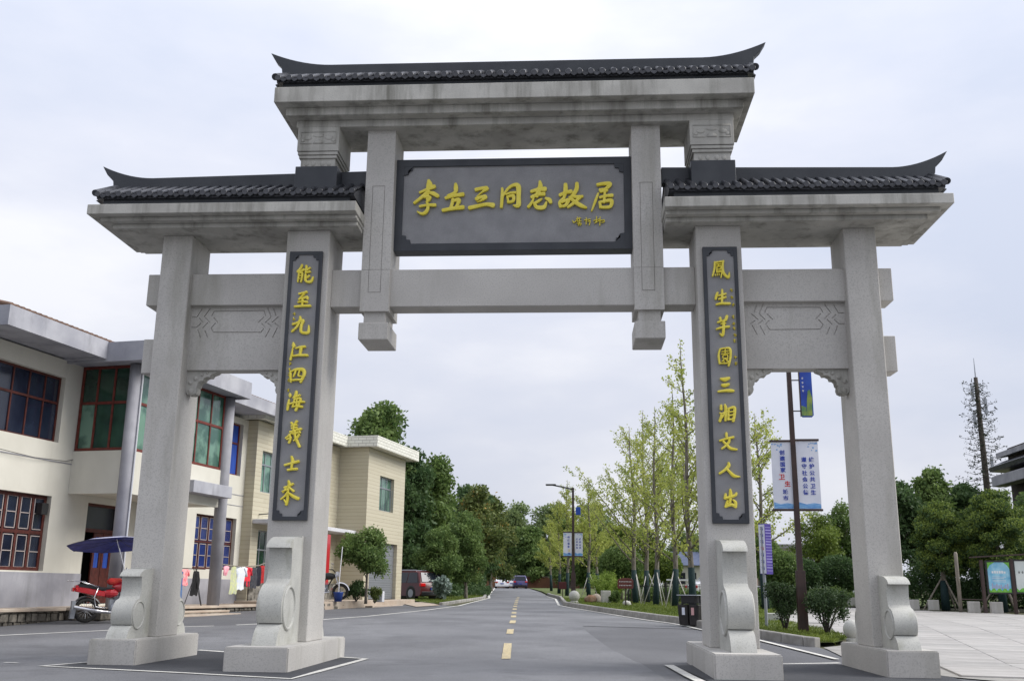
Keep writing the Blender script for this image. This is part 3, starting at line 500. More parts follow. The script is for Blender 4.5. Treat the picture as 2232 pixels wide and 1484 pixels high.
# grass: blades over the lawn (nobody could count them)
rng = np.random.default_rng(5)
def grass(poly, n, name, hgt, m, ymax=60, seed=1, zoff=0.06, dens=None):
    rng = np.random.default_rng(seed); xs = [p[0] for p in poly]; ys = [p[1] for p in poly]; pts = []
    y0, y1 = min(ys), min(max(ys), ymax)
    while len(pts) < n:
        y = y0 + (y1 - y0) * rng.random() ** 2.0; x = rng.uniform(min(xs), min(max(xs), 14))
        if pip(x, y, poly): pts.append((x, y, zg(y) + zoff))
    o = leaves(rng, pts, hgt, m, name, aspect=0.16, up=2.2); stuff(o); return o
grass(LAWN, 60000, 'grass', 0.09, f_grass, 45, 3)
grass([(-4.75, 28.5), (-4.4, 45), (-5.1, 54), (-10, 54), (-9, 41), (-6.0, 32)], 9000, 'grass', 0.1, f_grass, 54, 4, 0.03)

# paved plaza: joints below, slabs above
PLAZA = [(6.55, -0.45), (7.1, -1.25), (8.4, -2.9), (34, -2.9), (34, 16), (18.5, 22.6), (15.2, 28.5), (13.6, 32), (9.3, 26.0), (6.95, 15), (6.62, 13), (7.05, 9.2), (7.08, 6.6), (6.35, 5.45), (5.98, 5.1), (5.85, 2.4), (6.2, 0.6)]
struct(drape(PLAZA, 0.004, 'plaza_bed', joint))
pl = bpy.data.objects.new('plaza_paving', None); COL.objects.link(pl); struct(pl)
AZ = R(-10.6); ux, uy = math.cos(AZ), math.sin(AZ); cells = []
for j in range(-14, 78):
    for i in range(-12, 40):
        lx = 6 + i * 1.2; ly = j * 0.6
        x = lx * ux - ly * uy; y = lx * uy + ly * ux
        cor = [(x + a * ux - b * uy, y + a * uy + b * ux) for a in (-.58, .58) for b in (-.28, .28)]
        if all(pip(p[0], p[1], PLAZA) for p in cor): cells.append((x, y, j))
cells.sort(key=lambda c: (c[0] - 1.06) ** 2 + (c[1] + 15.96) ** 2 + (1e4 if c[0] - 1.06 > 0.60 * (c[1] + 15.96) + 1.0 else 0))
pd = mat('paving_slab_dark', (0.30, 0.29, 0.275), (0.38, 0.37, 0.35), rough=0.65, scale=1.5, bump=0.06, bscale=60, island=(0.9, 1.08))
slab = MB().box(-.594, .594, -.294, .294, -0.03, 0.028).mesh('paving_slab', bevel=0.006); slab.materials.append(paving)
slab_d = slab.copy(); slab_d.materials.clear(); slab_d.materials.append(pd)
rest = MB(); rr = random.Random(2)
for n_, (x, y, j) in enumerate(cells):
    sl = (zg(y + .1) - zg(y - .1)) / .2; dz = rr.uniform(-0.002, 0.002)
    Mx = Matrix.Translation((x, y, zg(y) + dz)) @ Matrix.Rotation(math.atan(sl), 4, 'X') @ Matrix.Rotation(AZ, 4, 'Z')
    if n_ < 298:
        o = link('paving_slab', slab_d if j % 6 == 0 else slab, None, pl); o.matrix_basis = Mx
    else:
        rest.add([tuple(Mx @ Vector(v)) for v in [(-.594, -.294, .028), (.594, -.294, .028), (.594, .294, .028), (-.594, .294, .028)]], [(0, 1, 2, 3)])
if rest.v: stuff(rest.build('paving_slab_field', paving, pl, weld=False, normals=False))

# ================================================================== THE GATE
gate = thing('memorial_gate', 'tall grey granite memorial gate with dark tiled roofs standing across the road', 'gate')
class GB(MB):
    def mesh(s, name, **k):
        s.v = [(a * K, b * K, c * K) for a, b, c in s.v]; return MB.mesh(s, name, **k)
def mx(b, sgn):      # mirrored box limits
    return (b[0], b[1]) if sgn > 0 else (-b[1], -b[0])
OB = 0.05
for s in (-1, 1):
    x0, x1 = mx((4.115, 5.402), s); GB().box(x0, x1, -2.12, 2.86, -0.1, 0.47).build('plinth', granite, gate, bevel=0.018, seg=2)
    x0, x1 = mx((7.672, 8.702), s); GB().box(x0, x1, -0.95, 2.62, -0.1, 0.47 + OB).build('plinth', granite, gate, bevel=0.018, seg=2)
    x0, x1 = mx((4.319, 5.358), s); GB().box(x0, x1, 0, 1.373, 0.47, 9.90).build('post', granite, gate, bevel=0.012)
    x0, x1 = mx((7.768, 8.505), s); GB().box(x0, x1, 0.26, 1.46, 0.47 + OB, 9.90).build('post', granite, gate, bevel=0.012)

def drum(xc, yf, zb, sc, sgn, w=0.25):
    """scroll-topped drum stone leaning on the post; sgn=-1 points to the camera side"""
    pr = [(0, 0), (1.66, 0), (1.63, .10), (1.57, .21), (1.48, .31), (1.36, .385), (1.24, .425)]
    c, r_ = (.94, .75), .495
    for a in range(-40, 72, 8): pr.append((c[0] + r_ * math.cos(R(a)), c[1] + r_ * math.sin(R(a))))
    pr += [(1.03, 1.225), (.955, 1.26), (.90, 1.32), (.868, 1.42), (.855, 1.54), (.86, 1.66), (.872, 1.78), (.885, 1.86), (.90, 1.955), (1.10, 1.955), (1.075, 2.0), (1.01, 2.06), (.92, 2.11), (.80, 2.155), (.65, 2.19), (.48, 2.205), (.16, 2.21), (.16, 2.24), (0, 2.24)]
    P = [(yf + sgn * p[0] * sc, zb + p[1] * sc) for p in pr]
    o = GB().prism(P, xc - w * sc, xc + w * sc).build('drum_stone', granite_d, gate); smooth_angle(o, 24)
    for sd_ in (-1, 1):
        mb = GB(); n = 28; prof = [(.455, .0), (.455, .03), (.44, .045), (.415, .045), (.395, .012), (.35, .02), (.0, .04)]; vs = []
        for (rr_, h) in prof:
            for k_ in range(n):
                a = 2 * math.pi * k_ / n
                vs.append((xc + sd_ * (w + h - 0.002) * sc, yf + sgn * (c[0] - .01 + rr_ * math.cos(a)) * sc, zb + (c[1] - .02 + rr_ * math.sin(a)) * sc))
        fs = [(i*n+k_, i*n+(k_+1)%n, (i+1)*n+(k_+1)%n, (i+1)*n+k_) for i in range(len(prof)-1) for k_ in range(n)]
        mb.add(vs, fs); d = mb.build('drum_face', granite_d, o, weld=True); smooth_angle(d, 40)
for s in (-1, 1):
    drum(s * 4.76, 0, 0.47, 1.0, -1); drum(s * 4.80, 1.373, 0.47, 0.78, 1)
    drum(s * 8.18, 0.26, 0.47 + OB, 0.66, -1, 0.34); drum(s * 8.22, 1.46, 0.47 + OB, 0.66, 1, 0.33)

# hanging posts with their end blocks
for s in (-1, 1):
    x0, x1 = mx((2.892, 3.585), s)
    hp = GB().box(x0, x1, 0.284, 1.45, 7.962, 12.606).build('hanging_post', granite, gate)
    g = GB(); a, b = x0 + 0.19, x0 + 0.47; z0_, z1_ = 8.42, 11.12; t_ = 0.014
    g.box(a, b, 0.26, 0.305, z0_, z0_ + t_); g.box(a, b, 0.26, 0.305, z1_, z1_ + t_)
    cut(hp, g); g = GB(); g.box(a - t_, a, 0.26, 0.305, z0_, z1_ + t_); g.box(b, b + t_, 0.26, 0.305, z0_, z1_ + t_); cut(hp, g)
    g = GB(); g.box(x0 - .02, x1 + .02, 0.262, 0.296, 8.985, 8.994); cut(hp, g)
    GB().box(x0 + .09, x1 - .09, 0.37, 1.36, 7.68, 7.962).build('post_neck', granite, gate)
    GB().box(x0 - .005, x1 + .005, 0.28, 1.455, 7.27, 7.685).build('post_end_block', granite, gate, bevel=0.01)
GB().box(-4.319, 4.319, 0.40, 1.03, 8.103, 9.024).build('beam', granite, gate, bevel=0.008)
ENG = [(-7.211,8.072,-5.987,8.081),(-7.211,8.072,-7.265,7.958),(-7.214,7.918,-7.09,7.787),(-7.154,7.779,-7.256,7.658),(-7.256,7.658,-7.182,7.548),(-7.182,7.548,-6.019,7.542),(-6.019,7.542,-5.963,7.642),(-5.924,7.667,-6.027,7.765),(-5.976,7.926,-6.108,7.784),(-5.987,8.081,-5.928,7.943),(-7.314,8.147,-7.448,7.936),(-7.414,7.919,-7.29,7.791),(-7.347,7.789,-7.463,7.656),(-7.402,7.594,-7.318,7.424),(-7.521,8.132,-7.617,7.944),(-7.616,7.936,-7.75,7.937),(-7.566,7.904,-7.46,7.797),(-7.514,7.782,-7.609,7.676),(-7.609,7.673,-7.75,7.674),(-7.581,7.627,-7.491,7.417),(-5.905,8.161,-5.8,7.925),(-5.8,7.925,-5.933,7.783),(-5.877,7.772,-5.767,7.683),(-5.805,7.642,-5.907,7.417),(-5.752,8.136,-5.683,7.957),(-5.618,7.932,-5.767,7.787),(-5.702,7.77,-5.585,7.681),(-5.629,7.649,-5.732,7.416)]
for s in (-1, 1):
    x0, x1 = mx((5.358, 8.86), s); GB().box(x0, x1, 0.45, 1.12, 8.185, 8.968).build('side_beam', granite, gate, bevel=0.008)
    x0, x1 = mx((5.358, 7.768), s); pn = GB().box(x0, x1, 0.60, 1.02, 6.62, 8.20).build('carved_panel', granite, gate)
    for k_, (a, b, c, d) in enumerate(ENG):
        if s > 0: a, c = -a, -c
        v = Vector((c - a, d - b)).normalized(); nn = Vector((-v.y, v.x)) * 0.011
        g = GB().prism([(a + nn.x, b + nn.y), (c + nn.x, d + nn.y), (c - nn.x, d - nn.y), (a - nn.x, b - nn.y)], 0.57, 0.625, 'y'); cut(pn, g)
    x0, x1 = mx((8.4, 8.83), s); GB().box(x0, x1, 0.48, 1.06, 6.52, 7.352).build('beam_end', granite, gate, bevel=0.008)
    # carved corner brackets below the panel
    for q in (-1, 1):
        pr = [(0, 6.62), (1.00, 6.62), (.96, 6.575), (.80, 6.53), (.76, 6.47), (.66, 6.475), (.56, 6.44), (.53, 6.375), (.44, 6.37), (.39, 6.33), (.37, 6.25), (.33, 6.22), (.345, 6.14), (.31, 6.07), (.22, 6.035), (.06, 6.04), (0.01, 6.10), (0, 6.2)]
        bx = (7.768 if q < 0 else 5.358) * s; dr = (-1 if q < 0 else 1) * s
        P = [(bx + dr * p[0] * .72, p[1]) for p in pr]
        o = GB().prism(P, 0.68, 0.98, 'y').build('carved_bracket', granite_w, gate); smooth_angle(o, 40)
        m2 = GB()
        for (a, b, rr_) in ((.17, 6.12, .09), (.13, 6.33, .07), (.30, 6.43, .07), (.50, 6.52, .05), (.68, 6.565, .035)): m2.ell((bx + dr * a * .72, 0.68, b), (rr_ * .8, 0.04, rr_ * .8), 12, 8)
        stuff(m2.build('bracket_scroll', granite_w, o, smooth=True))

# cornices: three stepped courses under each roof
def cornice(x0, x1, lv, ins):
    """lv: list of (y0,y1,z0,z1) from the lowest course up; ins: end insets (left,right) per course"""
    par = None
    for i, (a, b, c, d) in enumerate(lv):
        o = GB().box(x0 + ins[i][0], x1 - ins[i][1], a, b, c, d).build('cornice_course', granite_w, gate, bevel=0.008)
for s in (-1, 1):
    x0, x1 = mx((3.56, 9.98), s); big = [.45, .22, 0]; sm = [.05, .03, 0]
    cornice(x0, x1, [(-.30, 1.60, 9.896, 10.0), (-.52, 1.82, 10.0, 10.092), (-.75, 2.03, 10.092, 10.335)], [(sm[i], big[i]) if s > 0 else (big[i], sm[i]) for i in range(3)])
cornice(-5.75, 5.75, [(.05, 1.54, 12.606, 12.785), (-.25, 1.85, 12.785, 12.99), (-.55, 2.15, 12.99, 13.39)], [(.42, .42), (.22, .22), (0, 0)])

# tiled roofs (metres from here on)
tile_me = None
def half_pipe(r, L_, n=6, t=0.02, taper=0.86):
    mb = MB(); vs = []
    for (rr_, yy) in ((r, 0), (r * taper, L_)):
        for k_ in range(n + 1): a = math.pi * k_ / n; vs.append((rr_ * math.cos(a), yy, rr_ * math.sin(a)))
    fs = [(k_, k_ + 1, n + 2 + k_, n + 1 + k_) for k_ in range(n)] + [tuple(range(n, -1, -1)), tuple(range(n + 1, 2 * n + 2))]
    mb.add(vs, fs); return mb
def roof(x0, x1, yE, zE, yR, zR, slabz, nseg, pitch, ridge, rth, ins):
    L_ = math.hypot(yR - yE, zR - zE); sl = math.atan2(zR - zE, yR - yE); yB = 2 * yR - yE
    rf = MB().prism([(yE + .02, zE - .05), (yE + .02, zE), (yR, zR), (yB - .02, zE), (yB - .02, zE - .05)], x0 + .03, x1 - .03).build('roof', slate, gate)
    MB().box(x0 + .12, x1 - .12, yE + .09, yB - .09, slabz, zE - .045).build('eave_board', slate_flat, rf)
    n = int(round((x1 - x0 - .12) / pitch)); pt = (x1 - x0 - .12) / n; seg = L_ / nseg
    tm = half_pipe(pt * .27, seg * 1.08, 6).mesh('roof_tile', smooth=False)
    em = MB(); k_ = 12; em.add([(pt * .285 * math.cos(2*math.pi*i/k_), -0.025, pt * .285 * math.sin(2*math.pi*i/k_)) for i in range(k_)] + [(pt * .285 * math.cos(2*math.pi*i/k_), 0.02, pt * .285 * math.sin(2*math.pi*i/k_)) for i in range(k_)],
        [tuple(range(k_))] + [(i, (i+1) % k_, k_ + (i+1) % k_, k_ + i) for i in range(k_)])
    em = em.mesh('tile_end', bevel=0.006); pans = MB(); drips = MB(); back = MB(); BM = Matrix.Rotation(math.pi, 4, 'Z')
    for i in range(n + 1):
        x = x0 + .06 + i * pt
        for j in range(nseg):
            t0 = j * seg; o = link('roof_tile', tm, slate, rf, (x, yE + math.cos(sl) * t0, zE + .012 + math.sin(sl) * t0 + .012), (sl + 0.03, 0, random.Random(i * 7 + j).uniform(-.02, .02)))
        link('tile_end', em, slate, rf, (x, yE - .01, zE + .022))
        hp = half_pipe(pt * .27, L_, 5)
        Mb = Matrix.Translation((x, yB, zE + .015)) @ BM @ Matrix.Rotation(sl, 4, 'X'); back.add([tuple(Mb @ Vector(v)) for v in hp.v], hp.f)
        if i < n:      # hollow pan tiles and pointed drip tiles between the rolls
            xm = x + pt / 2; vs = []; q = 5; h = pt * .36
            for j in range(nseg + 1):
                for up in ((0,) if j == 0 else ((0, 1) if j < nseg else (0,))):
                    t0 = j * seg; zz = .03 - (0.014 if up == 0 and j > 0 else 0)
                    for a in range(q):
                        u = -1 + 2 * a / (q - 1); vs.append((xm + u * h, yE + math.cos(sl) * t0 + (0.002 if up else 0), zE + math.sin(sl) * t0 + zz - .03 * (1 - u * u)))
            rows = len(vs) // q; pans.add(vs, [(r_*q+a, r_*q+a+1, (r_+1)*q+a+1, (r_+1)*q+a) for r_ in range(rows-1) for a in range(q-1)])
            drips.prism([(xm - h, zE + .03), (xm - h * .9, zE - .01), (xm - h * .45, zE - .035), (xm, zE - .055), (xm + h * .45, zE - .035), (xm + h * .9, zE - .01), (xm + h, zE + .03), (xm, zE + .005)], yE - .022, yE - .004, 'y')
    stuff(pans.build('pan_tiles', slate, rf, weld=False, normals=False)); stuff(drips.build('drip_tiles', slate, rf)); stuff(back.build('rear_tiles', slate, rf, weld=False))
    # end roll down each verge
    for xx, sg in ((x0, -1), (x1, 1)):
        if ins and sg == ins: continue
        for (ya, yb) in ((yE, yR), (yB, yR)):
            MB().tube([(xx, ya, zE + .05), (xx, yb, zR + .05)], [pt * .32, pt * .30], 10).build('verge_roll', slate, rf, smooth=False)
        MB().prism([(yE + .1, zE - .05), (yR, zR), (yB - .1, zE - .05)], xx - .02, xx + .02).build('gable_face', slate_flat, rf)
    rd = MB().prism(ridge, yR - rth, yR + rth, 'y').build('ridge', slate_flat, rf, bevel=0.008)
    top = [p for p in ridge if p[2:] or True]
    return rf
def ridge_poly(xl, xr, tipz, zt_l, zt_r, zb, kick_l, kick_r, run=0.95, under=0.42):
    """outline of the ridge wall with swept-up ends (kick_*: 1 swept, 0 square)"""
    top = []; n = 9
    if kick_l:
        for i in range(n + 1): t = i / n; top.append((xl + run * t, zt_l + (tipz - zt_l) * (1 - t) ** 1.9))
    else: top.append((xl, zt_l))
    if kick_r:
        for i in range(n + 1): t = i / n; top.append((xr - run + run * t, zt_r + (tipz - zt_r) * t ** 1.9))
    else: top.append((xr, zt_r))
    bot = []
    if kick_r: bot += [(xr - .02, tipz - .035), (xr - .10, tipz - .17), (xr - .22, tipz - .29), (xr - .235, tipz - .40), (xr - .30, zb)]
    else: bot += [(xr, zb)]
    if kick_l: bot += [(xl + .30, zb), (xl + .235, tipz - .40), (xl + .22, tipz - .29), (xl + .10, tipz - .17), (xl + .02, tipz - .035)]
    else: bot += [(xl, zb)]
    return top + bot
slabz = 10.335 * K
roof(-7.17, -2.62, -.34, 7.665, .46, 8.10, slabz, 4, .186, ridge_poly(-7.46, -2.60, 8.535, 8.29, 8.36, 8.04, 1, 0), .085, 1)
roof(2.62, 7.17, -.34, 7.665, .46, 8.10, slabz, 4, .186, ridge_poly(2.60, 7.50, 8.575, 8.35, 8.29, 8.04, 0, 1), .085, -1)
roof(-4.20, 4.20, -.22, 9.87, .575, 10.33, 13.39 * K, 2, .195, ridge_poly(-4.55, 4.55, 10.81, 10.545, 10.53, 10.25, 1, 1, run=1.15), .085, 0)
# dark blocks and carved blocks that carry the upper roof
for s in (-1, 1):
    x0, x1 = (3.07, 3.82) if s > 0 else (-3.79, -3.05)
    MB().box(x0, x1, 0.0, .95, 7.75, 8.302).build('support_block', slate_flat, gate, bevel=0.006)
    cb_ = MB().box(x0 + .065, x1 - .065, .08, .86, 8.302, 8.475).build('carved_block', granite_w, gate)
    MB().box(x0 + .035, x1 - .035, .05, .88, 8.475, 8.53).build('block_course', granite_w, cb_, bevel=.005)
    MB().box(x0 + .015, x1 - .015, .03, .90, 8.535, 8.59).build('block_course', granite_w, cb_, bevel=.005)
    MB().box(x0, x1, .02, .93, 8.60, 9.058).build('block_head', granite_w, cb_, bevel=.005)
    r_ = MB(); xm = (x0 + x1) / 2
    r_.prism([(xm + .09 * math.cos(a), 8.74 + .075 * math.sin(a)) for a in [math.pi * i / 10 for i in range(11)]], .006, .03, 'y')
    r_.box(x0 + .05, xm - .12, .008, .03, 8.735, 8.75).box(xm + .12, x1 - .05, .008, .03, 8.735, 8.75).box(x0 + .05, x1 - .05, .008, .03, 8.955, 8.968)
    r_.box(x0 + .05, x0 + .062, .008, .03, 8.75, 8.955).box(x1 - .062, x1 - .05, .008, .03, 8.75, 8.955)
    for q in (-1, 1): r_.ell((xm + q * .19, .02, 8.85), (.075, .018, .045), 10, 6); r_.ell((xm + q * .27, .02, 8.80), (.04, .016, .03), 8, 6)
    r_.ell((xm, .02, 8.89), (.10, .018, .035), 10, 6)
    for q in (-.2, -.08, .08, .2): r_.ell((xm + q, .082, 8.385), (.045, .014, .05), 8, 6)
    r_.build('relief', granite_w, cb_, smooth=True)

# ------------------------------------------------------------------ name board and couplets
def frame_board(name, x0, x1, z0, z1, yf, yb, bw, rec, chamf, label=None):
    """x,z in metres"""
    b = MB(); 
    b.wall('y', yf, yb, x0, x1, z0, z1, [(x0 + bw, x1 - bw, z0 + bw, z1 - bw)]); fr = b.build(name, slate_flat, gate, bevel=0.004)
    a, c, d, e_ = x0 + bw, x1 - bw, z0 + bw, z1 - bw
    MB().box(a, c, yf + rec, yb - .002, d, e_).build('board_panel', panel_grey, fr)
    for (px_, pz, sx_, sz) in ((a, d, 1, 1), (c, d, -1, 1), (a, e_, 1, -1), (c, e_, -1, -1)):
        P = [(px_, pz)] + [(px_ + sx_ * chamf * q, pz + sz * chamf * w_) for q, w_ in ((1, 0), (.92, .45), (.45, .5), (.5, .45), (.45, .92), (0, 1))]
        MB().prism(P, yf + .004, yf + rec + .01, 'y').build('corner_piece', slate_flat, fr)
    t_ = .008; MB().wall('y', yf + rec - .006, yf + rec + .004, a + .0, c - .0, d, e_, [(a + t_, c - t_, d + t_, e_ - t_)]).build('inner_trim', trim_pale, fr)
    return fr
board = frame_board('name_board', -2.892 * K, 2.892 * K, 9.556 * K, 11.945 * K, .60 * K - .012, 1.0 * K, .135, .035, .16)
cpl = frame_board('couplet_board', -5.24 * K, -4.452 * K, 3.055 * K, 9.34 * K, -.085 * K, -.001, .062, .022, .10)
cpr = frame_board('couplet_board', 4.455 * K, 5.243 * K, 3.052 * K, 9.35 * K, -.085 * K, -.001, .062, .022, .10)

def brush(strokes, yf, depth, name, par, wmul=1.0):
    """brush strokes (x,z,width) cut proud of the board, each with a rounded ridge"""
    mb = MB()
    for si, st in enumerate(strokes):
        pts = [Vector((p[0], p[1], p[2])) for p in st]
        if len(pts) == 2: pts = [pts[0], pts[0].lerp(pts[1], .5), pts[1]]
        Q = []
        for i in range(len(pts) - 1):
            p0, p1, p2, p3 = pts[max(i-1, 0)], pts[i], pts[i+1], pts[min(i+2, len(pts)-1)]
            for k_ in range(6):
                t = k_ / 6; Q.append(0.5 * ((2*p1) + (-p0+p2)*t + (2*p0-5*p1+4*p2-p3)*t*t + (-p0+3*p1-3*p2+p3)*t*t*t))
        Q.append(pts[-1]); n = len(Q); dd = [(Q[min(i+1, n-1)] - Q[max(i-1, 0)]) for i in range(n)]
        # rounded ends
        def cap(P, D, sgn):
            D2 = Vector((D.x, D.y)).normalized() * sgn; w_ = P.z * .5; return [(Vector((P.x + D2.x * w_ * a, P.y + D2.y * w_ * a, P.z * b)), D) for a, b in ((.35, .94), (.65, .74), (.85, .45))]
        S_ = [(q, d) for q, d in zip(Q, dd)]
        S_ = list(reversed(cap(Q[0], dd[0], -1))) + S_ + cap(Q[-1], dd[-1], 1)
        vs = []; off = -.0012 * si
        for q, d in S_:
            l_ = math.hypot(d.x, d.y) or 1; nx, nz = -d.y / l_, d.x / l_; h = max(q.z, .004) * .5 * wmul
            for (u, yy) in ((-1, depth), (-1, 0.0), (0, -.006), (1, 0.0), (1, depth)): vs.append((q.x + nx * h * u, yf + yy + off, q.y + nz * h * u))
        m_n = len(S_); fs = [(i*5+a, i*5+a+1, (i+1)*5+a+1, (i+1)*5+a) for i in range(m_n-1) for a in range(4)] + [(0, 1, 2, 3, 4), tuple((m_n-1)*5 + a for a in (4, 3, 2, 1, 0))]
        mb.add(vs, fs)
    return mb.build(name, gold, par, weld=False)
for ch, where, st in STROKES:
    if where == 'plaque': brush(st, .60 * K - .03, .05, 'character', board)
    elif where == 'sig': brush(st, .60 * K - .005, .025, 'signature_mark', board, 1.1)
    else: brush(st, -.085 * K - .018, .045, 'character', cpl if where == 'L' else cpr)
sm = [(3.66,5.968),(3.662,5.843),(3.679,5.717),(3.67,5.515),(3.673,5.399),(3.677,5.322),(3.686,5.206),(3.675,5.114),(3.678,4.839),(3.681,4.733)]
sm2 = [(-3.671,5.609),(-3.673,5.521),(-3.675,5.434),(-3.683,5.322),(-3.682,4.834),(-3.684,4.756),(-3.685,4.655),(-3.688,4.578),(-3.689,4.477),(-3.685,4.307)]
rr = random.Random(9)
for L_, par, dx in ((sm, cpr, -.012), (sm2, cpl, .045)):
    for x, z in L_:
        st = [[(x + dx - .02, z + rr.uniform(0, .02), .007), (x + dx + .02, z + rr.uniform(.005, .025), .008)], [(x + dx + rr.uniform(-.01, .01), z + .028, .008), (x + dx + rr.uniform(-.01, .01), z - .028, .007)],
              [(x + dx - .018, z - rr.uniform(.0, .02), .006), (x + dx + .02, z - rr.uniform(.0, .022), .008)]]
        brush(st, -.085 * K + .004, .014, 'small_character', par)
# ================================================================== BUILDINGS ON THE LEFT
glassnb = mat('night_blue_glass', (0.008, 0.010, 0.022), (0.02, 0.028, 0.05), rough=0.1, scale=1.2, spec=0.7)
def window(par, y0, y1, z0, z1, cols, rows, frame_m, pane_m, xw=0.0, dep=0.14, fw=0.06, sub=None, mun=None, axis='x', flip=1, name='window', pane_list=None):
    """framed window; plane faces +x ('x') or -y ('y'). cols: number of lights across, rows: list of height fractions"""
    def bx(mb, a0, a1, c0, c1, p, q):
        if axis == 'x': mb.box(xw - dep + c0, xw - dep + c1, a0, a1, p, q)
        else: mb.box(a0, a1, xw + dep - c1, xw + dep - c0, p, q)
    fr = MB(); W_ = y1 - y0; H_ = z1 - z0
    bx(fr, y0, y1, 0, .06, z0, z0 + fw); bx(fr, y0, y1, 0, .06, z1 - fw, z1)
    bx(fr, y0, y0 + fw, 0, .06, z0 + fw, z1 - fw); bx(fr, y1 - fw, y1, 0, .06, z0 + fw, z1 - fw)
    zz = [z0]; 
    for r_ in rows: zz.append(zz[-1] + H_ * r_)
    cw = W_ / cols
    for z_ in zz[1:-1]: bx(fr, y0 + fw, y1 - fw, .002, .062, z_ - fw / 2, z_ + fw / 2)
    for i in range(1, cols): bx(fr, y0 + i * cw - fw * .4, y0 + i * cw + fw * .4, .004, .058, z0 + fw, z1 - fw)
    f = fr.build(name, frame_m, par)
    for i in range(cols):
        for j in range(len(rows)):
            pm = pane_m if pane_list is None else pane_list[(i + j * cols) % len(pane_list)]
            a, b, c, d = y0 + i * cw + fw * .4, y0 + (i + 1) * cw - fw * .4, zz[j] + fw * .5, zz[j + 1] - fw * .5
            mb = MB(); bx(mb, a, b, .02, .032, c, d); p = mb.build('pane', pm, f)
            if mun:     # thin pale glazing bars round and across each light
                m2 = MB(); w_ = .022; g = .03
                bx(m2, a + g, b - g, .034, .05, c + g, c + g + w_); bx(m2, a + g, b - g, .034, .05, d - g - w_, d - g)
                bx(m2, a + g, a + g + w_, .034, .05, c + g, d - g); bx(m2, b - g - w_, b - g, .034, .05, c + g, d - g)
                if mun == 2: bx(m2, a + g, b - g, .034, .05, (c + d) / 2 - w_ / 2, (c + d) / 2 + w_ / 2)
                m2.build('glazing_bar', muntin, f)
    return f
H = thing('white_house', 'cream two-storey house with grey concrete eaves and a glazed bay, left of the gate', 'house', (-12.72, 10.65, 0), R(-10.6))
hA = [(-3.6, -.62, 1.51, 3.45), (-3.6, -.62, 4.88, 6.66), (0.9, 2.45, .66, 3.42)]
hC = [(6.5, 9.15, 1.74, 3.53), (6.9, 9.15, 5.05, 6.92)]
wl = MB(); wl.wall('x', -.24, 0, -4.5, 5.0, -.1, 7.14, hA); wl.wall('x', -.24, 0, 5.0, 10.15, -.1, 7.14, hC)
wl.box(-7, -.24, -4.5, -4.3, -.1, 7.14); wl.box(-7, -.24, 9.95, 10.15, -.1, 7.14); wl.box(-7, -6.8, -4.3, 9.95, -.1, 7.14)
wl.build('wall', cream, H, weld=False)
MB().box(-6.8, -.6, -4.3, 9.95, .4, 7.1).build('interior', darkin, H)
b_ = MB(); b_.wall('x', 0, .02, -4.5, .9, .5, 1.47).wall('x', 0, .02, 2.45, 10.15, .5, 1.42); b_.build('wall_base', concrete, H)
for (a, b) in ((-4.5, 10.15),): MB().box(.0, .014, a, b, 4.36, 4.385).box(.0, .014, 5.1, b, 3.98, 4.0).build('string_line', concrete, H)
window(H, -3.6, -.62, 4.88, 6.66, 5, [.60, .40], woodrd2, glassnb, 0, .2)
window(H, -3.6, -.62, 1.51, 3.45, 6, [.5, .5], woodrd2, glassnb, 0, .2, mun=2, fw=.09)
window(H, 6.5, 9.15, 1.74, 3.53, 5, [.5, .5], woodrd2, glassbl, 0, .2, mun=2)
window(H, 6.9, 9.15, 5.05, 6.92, 4, [.62, .38], woodred, curtain_b, 0, .2, pane_list=[curtain_b, glassbl, curtain_b, curtain_b])
sp_ = MB().box(-.16, .03, -.98, -.74, 2.95, 3.25).build('speaker_box', plastic_k, H)
# door
dr = MB(); dr.box(-.2, -.12, .9, 1.0, .66, 3.42).box(-.2, -.12, 2.35, 2.45, .66, 3.42).box(-.2, -.12, 1.0, 2.35, 3.34, 3.42).box(-.2, -.12, 1.0, 2.35, 2.62, 2.72); dr = dr.build('door_frame', woodrd2, H)
for (a, b) in ((1.50, 1.90), (1.92, 2.34)):
    l_ = MB().wall('x', -.19, -.14, a, b, .68, 2.61, [(a + .09, b - .09, 1.65, 2.5)]).build('door_leaf', woodrd2, H)
    MB().box(-.18, -.165, a + .09, b - .09, 1.65, 2.5).build('pane', curtain_b, l_)
MB().box(-.18, -.16, 1.0, 2.35, 2.72, 3.34).build('fanlight', glassdk, H)
# bay: floor box, glazing on two sides, parapet
by = MB(); by.wall('y', 0, .12, .0, 1.77, 3.57, 4.73).wall('x', 1.65, 1.77, .12, 5.0, 3.57, 4.73).box(.02, 1.65, .12, 5.0, 3.60, 3.72)
by.box(.0, 1.65, 4.88, 5.0, 3.72, 7.1); by.build('bay_wall', cream, H, weld=False)
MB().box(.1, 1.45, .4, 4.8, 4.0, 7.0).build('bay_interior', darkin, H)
window(H, .02, 1.60, 4.74, 7.10, 3, [.56, .44], woodred, glassgrd, 0.0, .09, axis='y', fw=.075, pane_list=[glassgr, glassgrd, glassgrd, glassgrd, glassgrd, glassgrd])
window(H, .22, 4.80, 4.74, 7.10, 6, [.56, .44], woodred, glassgr, 1.77, .09, fw=.075)
for yy in (.0, 4.98): MB().tube([(1.76, yy, .55), (1.76, yy, 7.08)], .19, 20).build('column', concrete, H, smooth=True, weld=False, normals=False)
MB().box(1.77, 2.22, 2.6, 4.80, 3.84, 4.20).build('ledge', eavesm, H, bevel=.01)
